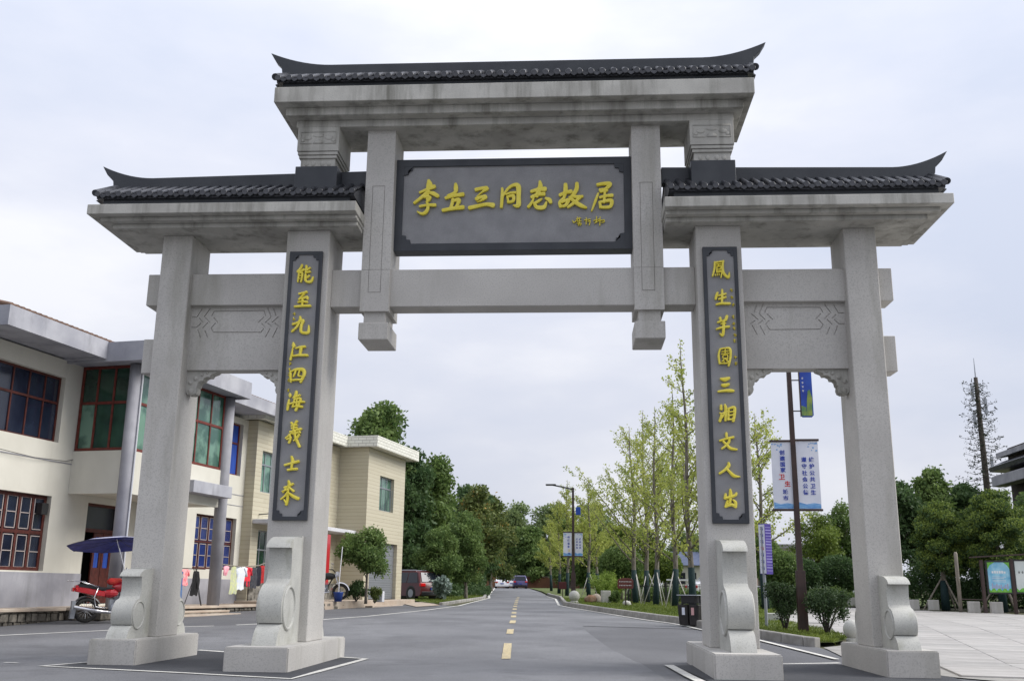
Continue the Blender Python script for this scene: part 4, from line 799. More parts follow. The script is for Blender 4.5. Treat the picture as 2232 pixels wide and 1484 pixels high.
# ceiling under the bay and roof slabs with deep fascias
def roofslab(x1, y0, y1, z0, z1, x0=-7.4, nm='eaves'):
    b = MB(); b.box(x0, x1 - .12, y0 + .12, y1 - .12, z0 + .05, z1 - .04); b.wall('x', x1 - .12, x1, y0, y1, z0, z1)
    b.box(x0, x1 - .12, y0, y0 + .12, z0, z1).box(x0, x1 - .12, y1 - .12, y1, z0, z1); return b.build(nm, eavesm, H)
roofslab(1.24, -4.40, -.66, 7.13, 7.62); roofslab(2.40, -.66, 5.22, 7.06, 7.60); roofslab(1.24, 5.22, 10.6, 7.22, 7.66)
# low tiled roof behind the fascia
rt = MB(); rt.add([(1.1, -4.3, 7.63), (1.1, 10.5, 7.67), (-2.9, 8.5, 8.75), (-2.9, -2.3, 8.75), (-7.2, -4.3, 7.63), (-7.2, 10.5, 7.67)], [(0, 1, 2, 3), (0, 3, 4), (1, 5, 2), (3, 2, 5, 4)])
rfm = rt.build('tiled_roof', rooftile, H)
ed = MB()
for k_ in range(74): yy = -4.25 + k_ * .2; ed.tube([(1.16, yy, 7.655), (0.6, yy + .03, 7.80)], .055, 6)
stuff(ed.build('roof_tile_rows', rooftile, rfm, weld=False, normals=False))
# cable across the wall
MB().tube([(.06, -4.4, 4.62), (.10, -3.0, 4.42), (.10, -1.6, 4.36), (.06, -.3, 4.42), (.04, 0, 4.50)], .009, 5).build('cable', blackm, H)
MB().tube([(1.98, -.02, .6), (1.98, -.02, 7.0)], .022, 6).build('downpipe', concrete_l, H)
MB().tube([(.03, 10.0, 3.75), (.28, 10.0, 3.75), (.30, 10.0, 3.2)], .02, 6).tube([(.28, 10.0, 3.74), (.9, 10.05, 3.78)], .02, 6).build('wall_bracket', blackm, H)

# terraces: cement top slab on a rubble riser, with steps
def loc2w(x, y): c, s = math.cos(R(-10.6)), math.sin(R(-10.6)); return (-12.72 + x * c - y * s, 10.65 + x * s + y * c)
T = bpy.data.objects.new('terrace', None); COL.objects.link(T); struct(T); T.location = (-12.72, 10.65, 0); T.rotation_euler = (0, 0, R(-10.6))
MB().box(-.3, .92, -9, -.7, .52, .60).box(-.3, 1.95, -.7, 5.3, .53, .61).box(-.3, 1.65, 5.3, 12.5, .52, .60).build('terrace_slab', terr_top, T, bevel=.01)
rs = MB()
rg = random.Random(11)
def stones(mb, axis, c, a0, a1, z0, z1, sz=.22, dep=.05):
    z = z0
    while z < z1 - .02:
        h = min(rg.uniform(sz * .55, sz * .9), z1 - z); a = a0
        while a < a1 - .02:
            w = min(rg.uniform(sz * .7, sz * 1.5), a1 - a); q = rg.uniform(.0, dep); i = .012
            if axis == 'x': mb.frustum(c - .1, c + q, a + i, a + w - i, z + i, c - .1, c + q * .7, a + i * 2, a + w - i * 2, z + h - i)
            else: mb.frustum(a + i, a + w - i, c - q, c + .1, z + i, a + i * 2, a + w - i * 2, c - q * .7, c + .1, z + h - i)
            a += w
        z += h
stones(rs, 'x', .86, -9, -.7, -.05, .52); stones(rs, 'y', -.62, .9, 1.9, 0, .53); stones(rs, 'x', 1.88, -.7, 5.3, 0, .53); stones(rs, 'x', 1.58, 5.3, 12.5, .1, .52)
stuff(rs.build('riser_stones', riserm, T, weld=False)); MB().box(-.3, .80, -9, -.6, -.1, .52).box(-.3, 1.80, -.6, 5.2, -.1, .53).box(-.3, 1.5, 5.2, 12.4, -.1, .52).build('riser_core', kerbface, T)
for i, (d, z) in enumerate(((.42, .46), (.80, .37))):
    MB().box(1.9, 1.95 + d, 1.2, 4.9, -.05, z - .03).build('step_base', kerbface, T); MB().box(1.9, 1.97 + d, 1.18, 4.92, z - .03, z + .02).build('step', terr_top, T, bevel=.008)

# rubble wall stub past the house
sw = thing('stone_wall', 'short rough stone wall at the far corner of the cream house', 'wall', (-12.72, 10.65, 0), R(-10.6))
m_ = MB(); 
for z in np.arange(.6, 1.65, .17):
    y = 10.25 + rg.uniform(0, .1)
    while y < 12.6:
        w = rg.uniform(.18, .38); o = MB().frustum(-.25, .02 + rg.uniform(0, .06), y, y + w - .02, z, -.25, rg.uniform(-.01, .04), y + .02, y + w - .03, z + .155).build('stone', rubble, sw); y += w
MB().box(-.25, -.03, 10.2, 12.6, .5, 1.62).build('wall_core', kerbface, sw)

# beige strip-tiled house
H2 = thing('tiled_house', 'two-storey house clad in beige strip tiles with a flat roof slab, behind the white house', 'house', (-7.88, 27.0, 0), R(-10.6))
w2 = MB(); w2.wall('x', -1.6, -1.35, -7.45, 0, .4, 7.15, [(-6.98, -5.5, 4.57, 6.09), (-6.9, -5.6, 1.8, 3.2), (-3.9, -2.9, .7, 2.9)])
w2.wall('x', -.25, 0, 0, 4.62, .4, 7.15, [(1.43, 3.2, 4.54, 6.07), (.6, 3.9, .7, 3.14)])
w2.box(-1.6, -.25, 0, .25, .4, 7.15); w2.box(-7, -1.6, -7.45, -7.2, .4, 7.15); w2.box(-7, -.25, 4.37, 4.62, .4, 7.15)
w2.build('wall', striptile, H2, weld=False)
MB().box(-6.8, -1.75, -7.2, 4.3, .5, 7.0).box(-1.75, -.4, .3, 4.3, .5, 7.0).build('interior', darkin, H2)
window(H2, 1.43, 3.2, 4.54, 6.07, 3, [.68, .32], greymetal, glassgr, 0, .2, fw=.05)
gb_ = MB()
for k_ in range(9): yy = 1.5 + k_ * .2; gb_.box(-.03, -.015, yy, yy + .015, 4.56, 5.55)
stuff(gb_.build('window_grille', greymetal, H2))
window(H2, -6.98, -5.5, 4.57, 6.09, 3, [.68, .32], greymetal, glassgr, -1.35, .2, fw=.05)
window(H2, -6.9, -5.6, 1.8, 3.2, 3, [.5, .5], greymetal, glassgrd, -1.35, .2, fw=.05)
MB().box(-1.5, -1.45, -3.9, -2.9, .7, 2.9).build('door_leaf', woodred, H2)
sh = MB()
for k_ in range(24): sh.box(-.19, -.165 + .012 * (k_ % 2), .6, 3.9, .72 + k_ * .1, .72 + (k_ + 1) * .1 - .006)
stuff(sh.build('garage_shutter', greymetal, H2))
e2 = MB(); e2.box(-7.3, .42, -.28, 5.05, 7.16, 7.18).wall('x', .38, .50, -.32, 5.1, 7.13, 7.61).box(-1.0, .38, -.32, -.22, 7.13, 7.61).box(-7.3, .38, 5.0, 5.1, 7.13, 7.61)
e2.wall('x', -.98, -.88, -7.9, -.32, 7.13, 7.6).box(-7.3, -.98, -7.9, -7.8, 7.13, 7.6).box(-7.3, -.98, -7.8, -.22, 7.2, 7.55).box(-7.3, .38, -.22, 5.0, 7.2, 7.55)
e2.build('roof_slab', stripwhite, H2, weld=False)
MB().box(-1.35, -.42, -7.4, -.02, 3.40, 3.55).build('canopy', concrete_l, H2, bevel=.01)
bn = MB().box(-.46, -.44, -2.9, -2.55, 1.1, 3.25).build('red_banner', redp, H2)
MB().box(-1.35, -1.3, -7.4, -.02, .5, 1.35).build('wall_base', rubble, H2)
# tower room on the roof hidden trees
T2 = bpy.data.objects.new('terrace', None); COL.objects.link(T2); struct(T2); T2.location = (-7.88, 27.0, 0); T2.rotation_euler = (0, 0, R(-10.6))
MB().prism([(-1.4, -8.2), (1.35, -8.2), (1.5, 0.0), (1.35, 1.2), (0.6, 4.9), (-1.4, 4.9)], .2, .70, 'z').build('terrace_slab', terr_top, T2, bevel=.01)
m_ = MB(); stones(m_, 'x', 1.37, -8.2, .1, .2, .64, .25, .04); stuff(m_.build('riser_stones', riserm, T2, weld=False))
MB().box(1.30, 1.75, -3.2, 0.2, .25, .52).build('step', terr_top, T2, bevel=.01)
struct(drape([(-6.9, 30.5), (-5.2, 24.5), (-4.6, 27.2), (-5.4, 30.5), (-6.2, 32.5)], .012, 'driveway', terr_top))

# dark wooden house at the right edge
H3 = thing('dark_house', 'dark traditional house with stepped grey eaves at the right edge', 'house', (22.5, 31, 0), R(-2))
MB().box(.3, 9, 0, 5, .4, 8.4).build('wall', mat('dark_timber', (.035, .025, .022), (.06, .045, .04), rough=.8, scale=3), H3)
e3 = MB(); e3.prism([(-.1, 7.95), (-.1, 8.2), (9.5, 9.6), (9.5, 9.3)], -1.2, 5.5, 'y'); e3.build('eaves', concrete, H3)
e3 = MB(); e3.prism([(-.45, 7.25), (-.55, 7.45), (.2, 7.80), (.5, 7.80), (.5, 7.2)], -1.0, 5.5, 'y'); e3.build('tiled_roof', slate, H3)
MB().box(-.62, .05, -.9, 5, 6.45, 6.95).build('gutter_beam', concrete, H3, bevel=.02)
MB().tube([(-.35, -.8, 6.5), (-.30, -.8, 6.1), (-.1, -.8, 5.9), (-.1, -.8, .5)], .07, 8).build('downpipe', greymetal, H3)
MB().tube([(.05, -.85, 6.5), (.05, -.85, .5)], .05, 8).build('downpipe', greymetal, H3)
for k_ in range(2): MB().box(.24, .32, .5 + k_ * 2.2, 1.9 + k_ * 2.2, 4.4, 5.9).build('window', glassdk, H3)
for k_ in range(3): MB().box(1.2 + k_ * 2.5, 2.6 + k_ * 2.5, -.04, .02, 4.4, 5.9).build('window', glassdk, H3)
# ================================================================== STREET OBJECTS
def gz(y, d=0): return zg(y) + d
# ------------------------------------------------------------------ motorcycle
def motorcycle(label, x, y, z, rz, paint):
    m = thing('motorcycle', label, 'motorcycle', (x, y, z), rz)
    for wx in (-.63, .64):
        wb = MB(); n = 24; vs = []; fs = []
        for i in range(n):
            a = 2 * math.pi * i / n
            for k_ in range(8): b = 2 * math.pi * k_ / 8; r_ = .25 + .052 * math.cos(b); vs.append((wx + r_ * math.cos(a), .052 * math.sin(b), .302 + r_ * math.sin(a)))
        for i in range(n):
            for k_ in range(8): fs.append((i*8+k_, i*8+(k_+1)%8, ((i+1)%n)*8+(k_+1)%8, ((i+1)%n)*8+k_))
        wb.add(vs, fs); w_ = wb.build('wheel', rubber, m, smooth=True)
        rb = MB()
        for i in range(16): a = 2 * math.pi * i / 16; rb.tube([(wx, (-1)**i * .03, .302), (wx + .22 * math.cos(a), 0, .302 + .22 * math.sin(a))], .005, 4)
        rb.tube([(wx, -.07, .302), (wx, .07, .302)], .05, 12); rb.build('spokes', chrome, w_)
        fd = MB(); vs = []; fs = []; a0, a1 = ((10, 170) if wx > 0 else (25, 205))
        for i in range(13):
            a = R(a0 + (a1 - a0) * i / 12)
            for q in (-.065, -.05, 0, .05, .065): rr_ = .335 + (.012 if abs(q) < .06 else -.02); vs.append((wx + rr_ * math.cos(a), q, .302 + rr_ * math.sin(a)))
        fs = [(i*5+k_, i*5+k_+1, (i+1)*5+k_+1, (i+1)*5+k_) for i in range(12) for k_ in range(4)]
        fd.add(vs, fs); fd.build('fender', chrome if wx > 0 else plastic_k, m, normals=False)
    MB().box(-.98, -.90, -.10, .10, .30, .52).frustum(-1.0, -.9, -.09, .09, .10, -.98, -.88, -.11, .11, .32).build('mud_flap', greymetal, m)
    MB().tube([(-.95, 0, .78), (-.6, 0, .80), (-.1, 0, .74), (.30, 0, .80), (.45, 0, .92)], [.03, .035, .04, .04, .03], 8).tube([(.38, 0, .85), (.15, 0, .45), (-.1, 0, .32), (-.63, 0, .31)], .025, 8).build('frame', blackm, m, smooth=True)
    tk = MB(); tk.ell((.18, 0, .86), (.27, .145, .13), 16, 10); tk.build('fuel_tank', paint, m, smooth=True)
    MB().ell((-.12, 0, .72), (.22, .13, .13), 12, 8).prism([(-.95, .74), (-.55, .66), (-.25, .62), (-.22, .74), (-.6, .82), (-.95, .90)], -.11, .11, 'y').build('side_panel', paint, m, bevel=.015)
    s_ = MB(); s_.prism([(-.90, .83), (-.35, .77), (-.05, .79), (.0, .84), (-.3, .85), (-.55, .90), (-.88, .93)], -.12, .12, 'y'); s_.build('seat', plastic_k, m, bevel=.03, seg=2)
    MB().box(-1.0, -.97, -.12, .12, .74, .84).build('tail_lamp', redlens, m, bevel=.01)
    rk = MB()
    for q in (-1, 1): rk.tube([(-.45, q * .15, .86), (-.8, q * .16, .98), (-1.12, q * .12, 1.00)], .012, 6).tube([(-.42, q * .16, .88), (-.5, q * .17, .6), (-.45, q * .17, .38), (-.2, q * .17, .36)], .013, 6)
    for xx in (-.75, -.87, -.99, -1.1): rk.tube([(xx, -.15, .985), (xx, .15, .985)], .01, 6)
    rk.build('luggage_rack', chrome, m, smooth=True)
    en = MB(); en.box(-.12, .18, -.10, .10, .30, .56).ell((.02, -.13, .36), (.13, .05, .12), 14, 8).ell((.02, .13, .36), (.13, .05, .12), 14, 8)
    for k_ in range(5): en.box(-.02, .2, -.12, .12, .50 + k_ * .03, .512 + k_ * .03)
    en.build('engine', greymetal, m, bevel=.006)
    MB().tube([(.15, -.12, .42), (.25, -.16, .30), (0, -.18, .24), (-.4, -.19, .28), (-.95, -.20, .38)], [.02, .022, .03, .045, .05], 10).build('exhaust', chrome, m, smooth=True)
    fk = MB()
    for q in (-1, 1): fk.tube([(.64, q * .09, .30), (.42, q * .10, .95)], .022, 8)
    fk.build('fork', chrome, m, smooth=True)
    hb = MB().tube([(.22, -.38, 1.10), (.32, -.25, 1.10), (.42, -.08, 1.0), (.42, .08, 1.0), (.32, .25, 1.10), (.22, .38, 1.10)], .015, 8).build('handlebar', blackm, m, smooth=True)
    MB().ell((.50, 0, .93), (.09, .11, .11), 14, 10).build('headlight', whitelens, m, smooth=True)
    for q in (-1, 1):
        MB().tube([(.28, q * .28, 1.10), (.30, q * .34, 1.25)], .007, 5).ell((.30, q * .36, 1.30), (.02, .065, .045), 12, 6).build('mirror', chrome, m, smooth=True)
        MB().ell((-.93, q * .19, .80), (.03, .04, .025), 8, 6).build('turn_signal', redlens, m, smooth=True)
    MB().tube([(-.05, -.1, .3), (.0, -.30, .06)], .015, 6).build('side_stand', chrome, m)
    return m
bx_, by_ = -10.42, 9.12
motorcycle('red motorcycle with chrome rear rack under the big blue umbrella', bx_, by_, gz(9.1), R(36), redp)
def b2w(x, y, z): a = R(36); return (bx_ + x * math.cos(a) - y * math.sin(a), by_ + x * math.sin(a) + y * math.cos(a), gz(9.1) + z)
cu_ = MB(); 
for i in range(14):
    a0 = i
cu_.tube([(-.20, 0, 0), (-.14, 0, .0), (.14, 0, 0), (.20, 0, 0)], [.04, .085, .085, .04], 14)
o = cu_.build('bundle', mat('red_cloth', (.45, .03, .03), (.62, .07, .05), rough=.9, scale=9, bump=.6, bscale=30), None, b2w(-.02, .02, .99), R(58), smooth=True); tag(o, 'rolled red cloth bundle lying on the motorcycle seat and tank', 'bundle')
o = MB().box(-.07, .07, -.06, .06, 0, .26).build('blue_bag', mat('blue_plastic', (.02, .05, .30), (.04, .1, .5), rough=.4, scale=6), None, b2w(.25, -.28, .55), R(36), bevel=.02); tag(o, 'blue plastic bag hanging from the motorcycle handlebar', 'bag')
h_ = thing('helmet', 'cream half helmet hanging over the motorcycle handlebar', 'helmet', b2w(.32, -.22, 1.16), R(30))
hm = MB(); pr = [(.135, .0), (.14, .04), (.13, .09), (.10, .135), (.05, .155), (.001, .16)]; hm.lathe(pr, 18); hm.build('shell', mat('helmet_cream', (.62, .58, .42), rough=.3, spec=.5), h_, smooth=True)
MB().lathe([(.150, -.02), (.152, .012), (.138, .014)], 18).build('rim', blackm, h_, smooth=True)
# umbrella fixed on the motorcycle
um = thing('umbrella', 'large blue and white parasol over the red motorcycle', 'umbrella', b2w(.28, .02, .97), R(40))
MB().tube([(0, 0, 0), (-.36, 0, 1.06)], .014, 8).build('pole', chrome, um)
cp = MB(); n = 8; rings = 5; vs = []
for j in range(rings + 1):
    t = j / rings
    for i in range(n * 3):
        a = 2 * math.pi * i / (n * 3); sc = 1 - .06 * (math.cos(a * n / 1 * 1.0) < 0) * t; r_ = 1.12 * t * (1 - .035 * (1 - math.cos(a * n)) * t)
        vs.append((-.42 + r_ * math.cos(a), r_ * math.sin(a) * .82, 1.05 - .15 * t ** 2.0 + .19 * r_ * (-.26 * math.cos(a) - .80 * math.sin(a)) + .09 * r_ * math.cos(a)))
fs = [(j*n*3+i, j*n*3+(i+1)%(n*3), (j+1)*n*3+(i+1)%(n*3), (j+1)*n*3+i) for j in range(rings) for i in range(n*3)]
cp.add(vs, fs); co_ = cp.build('canopy', mat('navy_canopy', (.035, .045, .24), (.055, .075, .36), rough=.6, scale=5), um, smooth=True)
tp = MB(); tp.add([(x, y, z + .012) for x, y, z in vs], fs); tp.build('canopy_top', mat('silver_blue_canopy', (.35, .37, .55), (.5, .5, .65), rough=.5, scale=3), um, smooth=True)
rb_ = MB()
for i in range(8): a = math.pi * 2 * i / 8; q = vs[(rings) * n * 3 + (i * 3) % (n * 3)]; rb_.tube([(-.3, 0, 1.03), (-.15 + q[0] * .5, q[1] * .5, q[2] * .5 + .5), (q[0], q[1], q[2] - .01)], .005, 4)
stuff(rb_.build('ribs', blackm, um))

# ------------------------------------------------------------------ laundry under and beside the bay
def garment(name, label, cat, x, y, z, w, h, kind, m, group='clothes hanging by the bay', rz=R(-10.6) + math.pi / 2, seed=0, m2=None):
    rg = np.random.default_rng(seed); nx, nz = 10, 14; vs = []; fs = []
    def halfw(t):    # t from 0 (top) to 1 (hem)
        if kind == 'shirt': return w * (.5 if t > .32 else (.5 + (.38 * (.32 - t) / .32 if t > .06 else .30)))
        if kind == 'dress': return w * (.30 + .22 * t)
        if kind == 'coat': return w * (.36 + .14 * min(1, t * 3) - .05 * t)
        if kind == 'trousers': return w * (.5 - .08 * t)
        return w * .5 * (1 - .5 * t)
    ph = rg.uniform(0, 6, 4)
    for s_ in (-1, 1):
        for j in range(nz + 1):
            t = j / nz; hw = halfw(t)
            for i in range(nx + 1):
                u = -1 + 2 * i / nx
                wv = .018 * math.sin(u * 7 + ph[0] + t * 2) * t + .012 * math.sin(u * 13 + ph[1]) * t
                vs.append((u * hw + .015 * math.sin(t * 6 + ph[2]), wv + s_ * .012 * (1 - u * u) + .02 * math.sin(t * 5 + ph[3]) * t, -h * t - .03 * u * u * (1 - t) - (0.02 * math.sin(u * 5 + ph[2]) if j == nz else 0)))
    N_ = (nx + 1) * (nz + 1)
    for s_ in (0, 1):
        for j in range(nz):
            for i in range(nx): fs.append((s_*N_ + j*(nx+1)+i, s_*N_ + j*(nx+1)+i+1, s_*N_ + (j+1)*(nx+1)+i+1, s_*N_ + (j+1)*(nx+1)+i))
    mb = MB(); mb.add(vs, fs)
    if kind == 'shirt':
        for s_ in (-1, 1): mb.tube([(s_ * w * .30, 0, -.03), (s_ * w * .62, .01, -h * .22), (s_ * w * .72, .0, -h * .42)], [w * .10, w * .10, w * .09], 8)
    if kind == 'trousers': pass
    o = mb.build(name, m, None, (x, y, z), rz, smooth=True, weld=False); tag(o, label, cat, group)
    if m2 is not None:
        MB().box(-w * .48, w * .48, -.03, .03, -h * 1.0, -h * .72).build('hem_panel', m2, o, bevel=.01)
    return o
def clothm(n, a, b, sc=8): return mat(n, a, b, rough=.9, scale=sc, bump=.3)
def hl(lx, ly, z): p = loc2w(lx, ly); return p[0], p[1], z
rack = thing('drying_rack', 'thin metal drying pole on a crossed tripod under the glazed bay', 'rack', hl(1.62, 3.0, .61), R(-10.6))
MB().tube([(0, 0, 1.07), (0, 1.6, 1.07)], .014, 6).build('pole', brownm, rack)
MB().tube([(-.1, .75, 0), (.02, 1.15, 1.15)], .012, 6).tube([(.1, 1.35, 0), (-.02, .95, 1.15)], .012, 6).tube([(.3, 1.05, 0), (0, 1.05, 1.1)], .012, 6).build('tripod', blackm, rack)
garment('shirt', 'pink and red child shirt hanging nearest the outer gate post', 'shirt', *hl(1.66, 3.45, 1.66), .30, .48, 'shirt', clothm('pink_cloth', (.75, .12, .14), (.8, .45, .45)), seed=1)
garment('trousers', 'long blue jeans hanging beside the pink shirt', 'trousers', *hl(1.70, 3.15, 1.60), .30, .92, 'trousers', clothm('denim', (.05, .10, .22), (.08, .16, .32)), seed=2)
garment('jacket', 'black jacket draped over the crossed tripod of the drying rack', 'jacket', *hl(1.64, 4.10, 1.62), .46, .72, 'coat', clothm('black_cloth', (.008, .008, .009), (.02, .02, .022)), seed=3)
bp_ = MB().tube([hl(1.85, 5.2, 1.84), hl(1.55, 7.0, 1.81), hl(1.2, 8.8, 1.90), hl(.95, 10.6, 2.20)], .018, 8).build('bamboo_pole', polewood, None); tag(bp_, 'long bamboo pole carrying a row of washed clothes', 'pole')
row = [(5.55, .30, .28, 'cap', 'cloth', 'pink cloth folded over the pole beside the column', 'cloth', (.75, .25, .32), (.85, .5, .55)),
       (6.25, .42, .82, 'dress', 'dress', 'pale green and yellow flowered dress on the bamboo pole', 'dress', (.42, .44, .36), (.55, .58, .25)),
       (6.95, .40, .70, 'shirt', 'shirt', 'white shirt with green and blue shoulders on the bamboo pole', 'shirt', (.62, .66, .78), (.70, .72, .66)),
       (7.55, .34, .60, 'shirt', 'shirt', 'bright red shirt with a dark hem on the bamboo pole', 'shirt', (.55, .02, .03), (.7, .05, .08)),
       (8.25, .40, .66, 'coat', 'coat', 'dark grey coat between the two red garments', 'coat', (.035, .035, .045), (.07, .07, .08)),
       (8.75, .34, .62, 'coat', 'coat', 'black narrow coat beside the dark grey coat', 'coat', (.01, .01, .02), (.02, .02, .03)),
       (9.35, .42, .58, 'shirt', 'shirt', 'dark red shirt at the far end of the bamboo pole', 'shirt', (.30, .01, .012), (.42, .03, .03))]
for i, (ly, w, h, kd, nm, lb, ct, a, b) in enumerate(row):
    lx = 1.55 - (ly - 7) * .18 if ly > 7 else 1.85 - (ly - 5.2) * .165
    g_ = garment(nm, lb, ct, *hl(lx, ly, 1.81 + max(0, ly - 8) * .07), w * 1.2, h * 1.05, kd, clothm('cloth_%s' % nm, a, b, 10), seed=20 + i, m2=clothm('dark_hem', (.03, .03, .04), (.05, .05, .06)) if 'hem' in lb else None)

# ------------------------------------------------------------------ things in front of the tiled house
bk = thing('bucket', 'blue bucket with a white pole standing in it, by the beige house', 'bucket', (-7.50, 20.9, gz(20.9, .25)))
MB().lathe([(.13, 0), (.175, .34), (.185, .34), (.18, .31), (.13, .02)], 16).build('pail', mat('blue_bucket', (.02, .05, .22), rough=.4), bk, smooth=True)
MB().tube([(0, 0, .03), (.02, .0, 1.0), (.06, .02, 1.95)], .018, 6).build('pole', whitelens, bk)
scooter = motorcycle('dark motorcycle parked in the shade of the beige house porch', -8.25, 21.6, gz(21.6, .28), R(10), plastic_k)
o = MB().box(-.13, .13, -.13, .13, 0, .40).build('concrete_block', concrete_l, None, (-6.42, 23.3, gz(23.3, .2)), R(-8), bevel=.015); tag(o, 'small square pale concrete block post beside the orange flowers', 'block')
m_ = MB()
gp = thing('stone_pillar', 'rough stone gatepost beside the maroon car', 'pillar', (-7.45, 32.6, gz(32.6)), R(-8))
for i, z in enumerate(np.arange(0, 1.1, .16)): MB().frustum(-.17 + rg.uniform(0, .02), .17, -.17, .17 + rg.uniform(-.02, .02), z, -.16, .165, -.16, .16, z + .155).build('stone', rubble, gp, bevel=.02)

# ------------------------------------------------------------------ cars
def car(name, label, x, y, z, rz, L_, W_, Hh, paint, kind='suv', group=None, cat='car'):
    c = thing(name, label, cat, (x, y, z), rz, group); hl_, hw = L_ / 2, W_ / 2; g = .20
    def tw(zz, belt): return 1 - max(0, zz - belt) / (Hh - belt) * .22
    belt = Hh * .56
    if kind == 'suv': prof = [(-hl_, g + .1), (-hl_ + .03, Hh * .52), (-hl_ + .10, Hh * .60), (-hl_ + .42, Hh * .95), (-hl_ + .75, Hh), (.10 * L_, Hh), (.17 * L_, Hh * .96), (.28 * L_, Hh * .62), (hl_ - .25, Hh * .56), (hl_ - .03, Hh * .46), (hl_, g + .15), (hl_ - .1, g), (-hl_ + .1, g)]
    else: prof = [(-hl_, g + .1), (-hl_ + .02, Hh * .52), (-hl_ + .12, Hh * .64), (-hl_ + .55, Hh * .68), (-hl_ + 1.05, Hh * .97), (-hl_ + 1.5, Hh), (.06 * L_, Hh), (.14 * L_, Hh * .95), (.26 * L_, Hh * .64), (hl_ - .25, Hh * .56), (hl_ - .03, Hh * .46), (hl_, g + .15), (hl_ - .1, g), (-hl_ + .1, g)]
    b = MB(); n = len(prof); secs = [(-1.0, .93), (-.93, 1.0), (.93, 1.0), (1.0, .93)]; vs = []
    for (u, kx) in secs:
        for (px_, pz) in prof: zz = pz if abs(u) < .95 else g + (pz - g) * .965 + .01; vs.append((px_ * (.985 if abs(u) > .95 else 1), u * hw * tw(zz, belt), zz))
    fs = [tuple(range(n)), tuple(range(3 * n, 4 * n))] + [(k_*n+i, k_*n+(i+1)%n, (k_+1)*n+(i+1)%n, (k_+1)*n+i) for k_ in range(3) for i in range(n)]
    b.add(vs, fs); bd = b.build('body', paint, c); smooth_angle(bd, 40)
    wx = (-hl_ * .60, hl_ * .62); wr = .34 if kind == 'suv' else .31
    for xx in wx:
        for s_ in (-1, 1):
            MB().tube([(xx, s_ * (hw - .22), wr), (xx, s_ * (hw + .004), wr)], [wr + .05, wr + .05], 20).build('wheel_arch', plastic_k, c)
            w_ = MB().tube([(xx, s_ * (hw - .2), wr), (xx, s_ * (hw + .012), wr), (xx, s_ * (hw + .018), wr)], [wr, wr, wr - .03], 22).build('wheel', rubber, c)
            rm = MB(); rm.tube([(xx, s_ * (hw + .012), wr), (xx, s_ * (hw + .024), wr)], [wr * .62, wr * .60], 20)
            rm = rm.build('rim', greymetal, w_)
    # glass
    y_at = lambda zz: hw * tw(zz, belt)
    top, bot = Hh * .93, belt * 1.05
    if kind == 'suv': sw_ = [[(-hl_ + .28, bot), (-hl_ + .52, top), (-hl_ + 1.15, top), (-hl_ + 1.15, bot)], [(-hl_ + 1.22, bot), (-hl_ + 1.22, top), (-hl_ + 2.15, top), (-hl_ + 2.15, bot)], [(-hl_ + 2.22, bot), (-hl_ + 2.22, top), (.14 * L_, top), (.235 * L_, bot)]]
    else: sw_ = [[(-hl_ + .95, bot), (-hl_ + 1.3, top), (-hl_ + 2.05, top), (-hl_ + 2.05, bot)], [(-hl_ + 2.12, bot), (-hl_ + 2.12, top), (.11 * L_, top), (.22 * L_, bot)]]
    for P in sw_:
        for s_ in (-1, 1):
            g_ = MB(); vs = [(p[0], s_ * (y_at(p[1]) * .995 + .006), p[1]) for p in P] + [(p[0], s_ * (y_at(p[1]) * .995 - .03), p[1]) for p in P]
            g_.add(vs, [(0, 1, 2, 3), (4, 5, 6, 7), (0, 1, 5, 4), (1, 2, 6, 5), (2, 3, 7, 6), (3, 0, 4, 7)]); g_.build('side_window', glassdk, c)
    if kind == 'suv': rw = [(-hl_ + .095, Hh * .62), (-hl_ + .38, Hh * .93)]
    else: rw = [(-hl_ + .60, Hh * .70), (-hl_ + 1.02, Hh * .955)]
    q = MB(); o_ = .012; w0, w1 = y_at(rw[0][1]) * .86, y_at(rw[1][1]) * .84
    q.add([(rw[0][0] - o_, -w0, rw[0][1]), (rw[0][0] - o_, w0, rw[0][1]), (rw[1][0] - o_, w1, rw[1][1] + o_), (rw[1][0] - o_, -w1, rw[1][1] + o_), (rw[0][0] + .03, -w0, rw[0][1]), (rw[0][0] + .03, w0, rw[0][1]), (rw[1][0] + .03, w1, rw[1][1]), (rw[1][0] + .03, -w1, rw[1][1])],
          [(0, 1, 2, 3), (4, 5, 6, 7), (0, 1, 5, 4), (1, 2, 6, 5), (2, 3, 7, 6), (3, 0, 4, 7)]); q.build('rear_window', glassdk, c)
    for s_ in (-1, 1):
        MB().box(-hl_ - .012, -hl_ + .16, min(s_ * (hw + .004), s_ * (hw - .32)), max(s_ * (hw + .004), s_ * (hw - .32)), Hh * .46, Hh * .57).build('tail_light', redlens, c, bevel=.02)
        MB().box(hl_ - .25, hl_ - .0, min(s_ * (hw - .05), s_ * (hw - .4)), max(s_ * (hw - .05), s_ * (hw - .4)), Hh * .38, Hh * .47).build('headlight', whitelens, c, bevel=.03)
        MB().ell((.20 * L_, s_ * (hw + .07), belt * 1.12), (.06, .10, .07), 10, 6).build('mirror', paint, c, smooth=True)
    MB().box(-hl_ - .03, -hl_ + .2, -hw * .93, hw * .93, g + .02, g + .24).build('bumper', plastic_k if kind == 'suv' else paint, c, bevel=.03)
    MB().box(-hl_ - .035, -hl_, -.22, .22, g + .32, g + .44).build('number_plate', mat('plate_blue', (.03, .06, .3), rough=.5), c)
    if kind == 'suv':
        for s_ in (-1, 1): MB().tube([(-hl_ + .7, s_ * hw * .70, Hh + .03), (.05 * L_, s_ * hw * .70, Hh + .04)], .018, 6).build('roof_rail', chrome, c)
    return c
car('parked_car', 'maroon off-road car parked beyond the beige house, tail to the road', -7.75, 38.3, gz(38.3, .0), R(138), 4.05, 1.72, 1.48, marp)
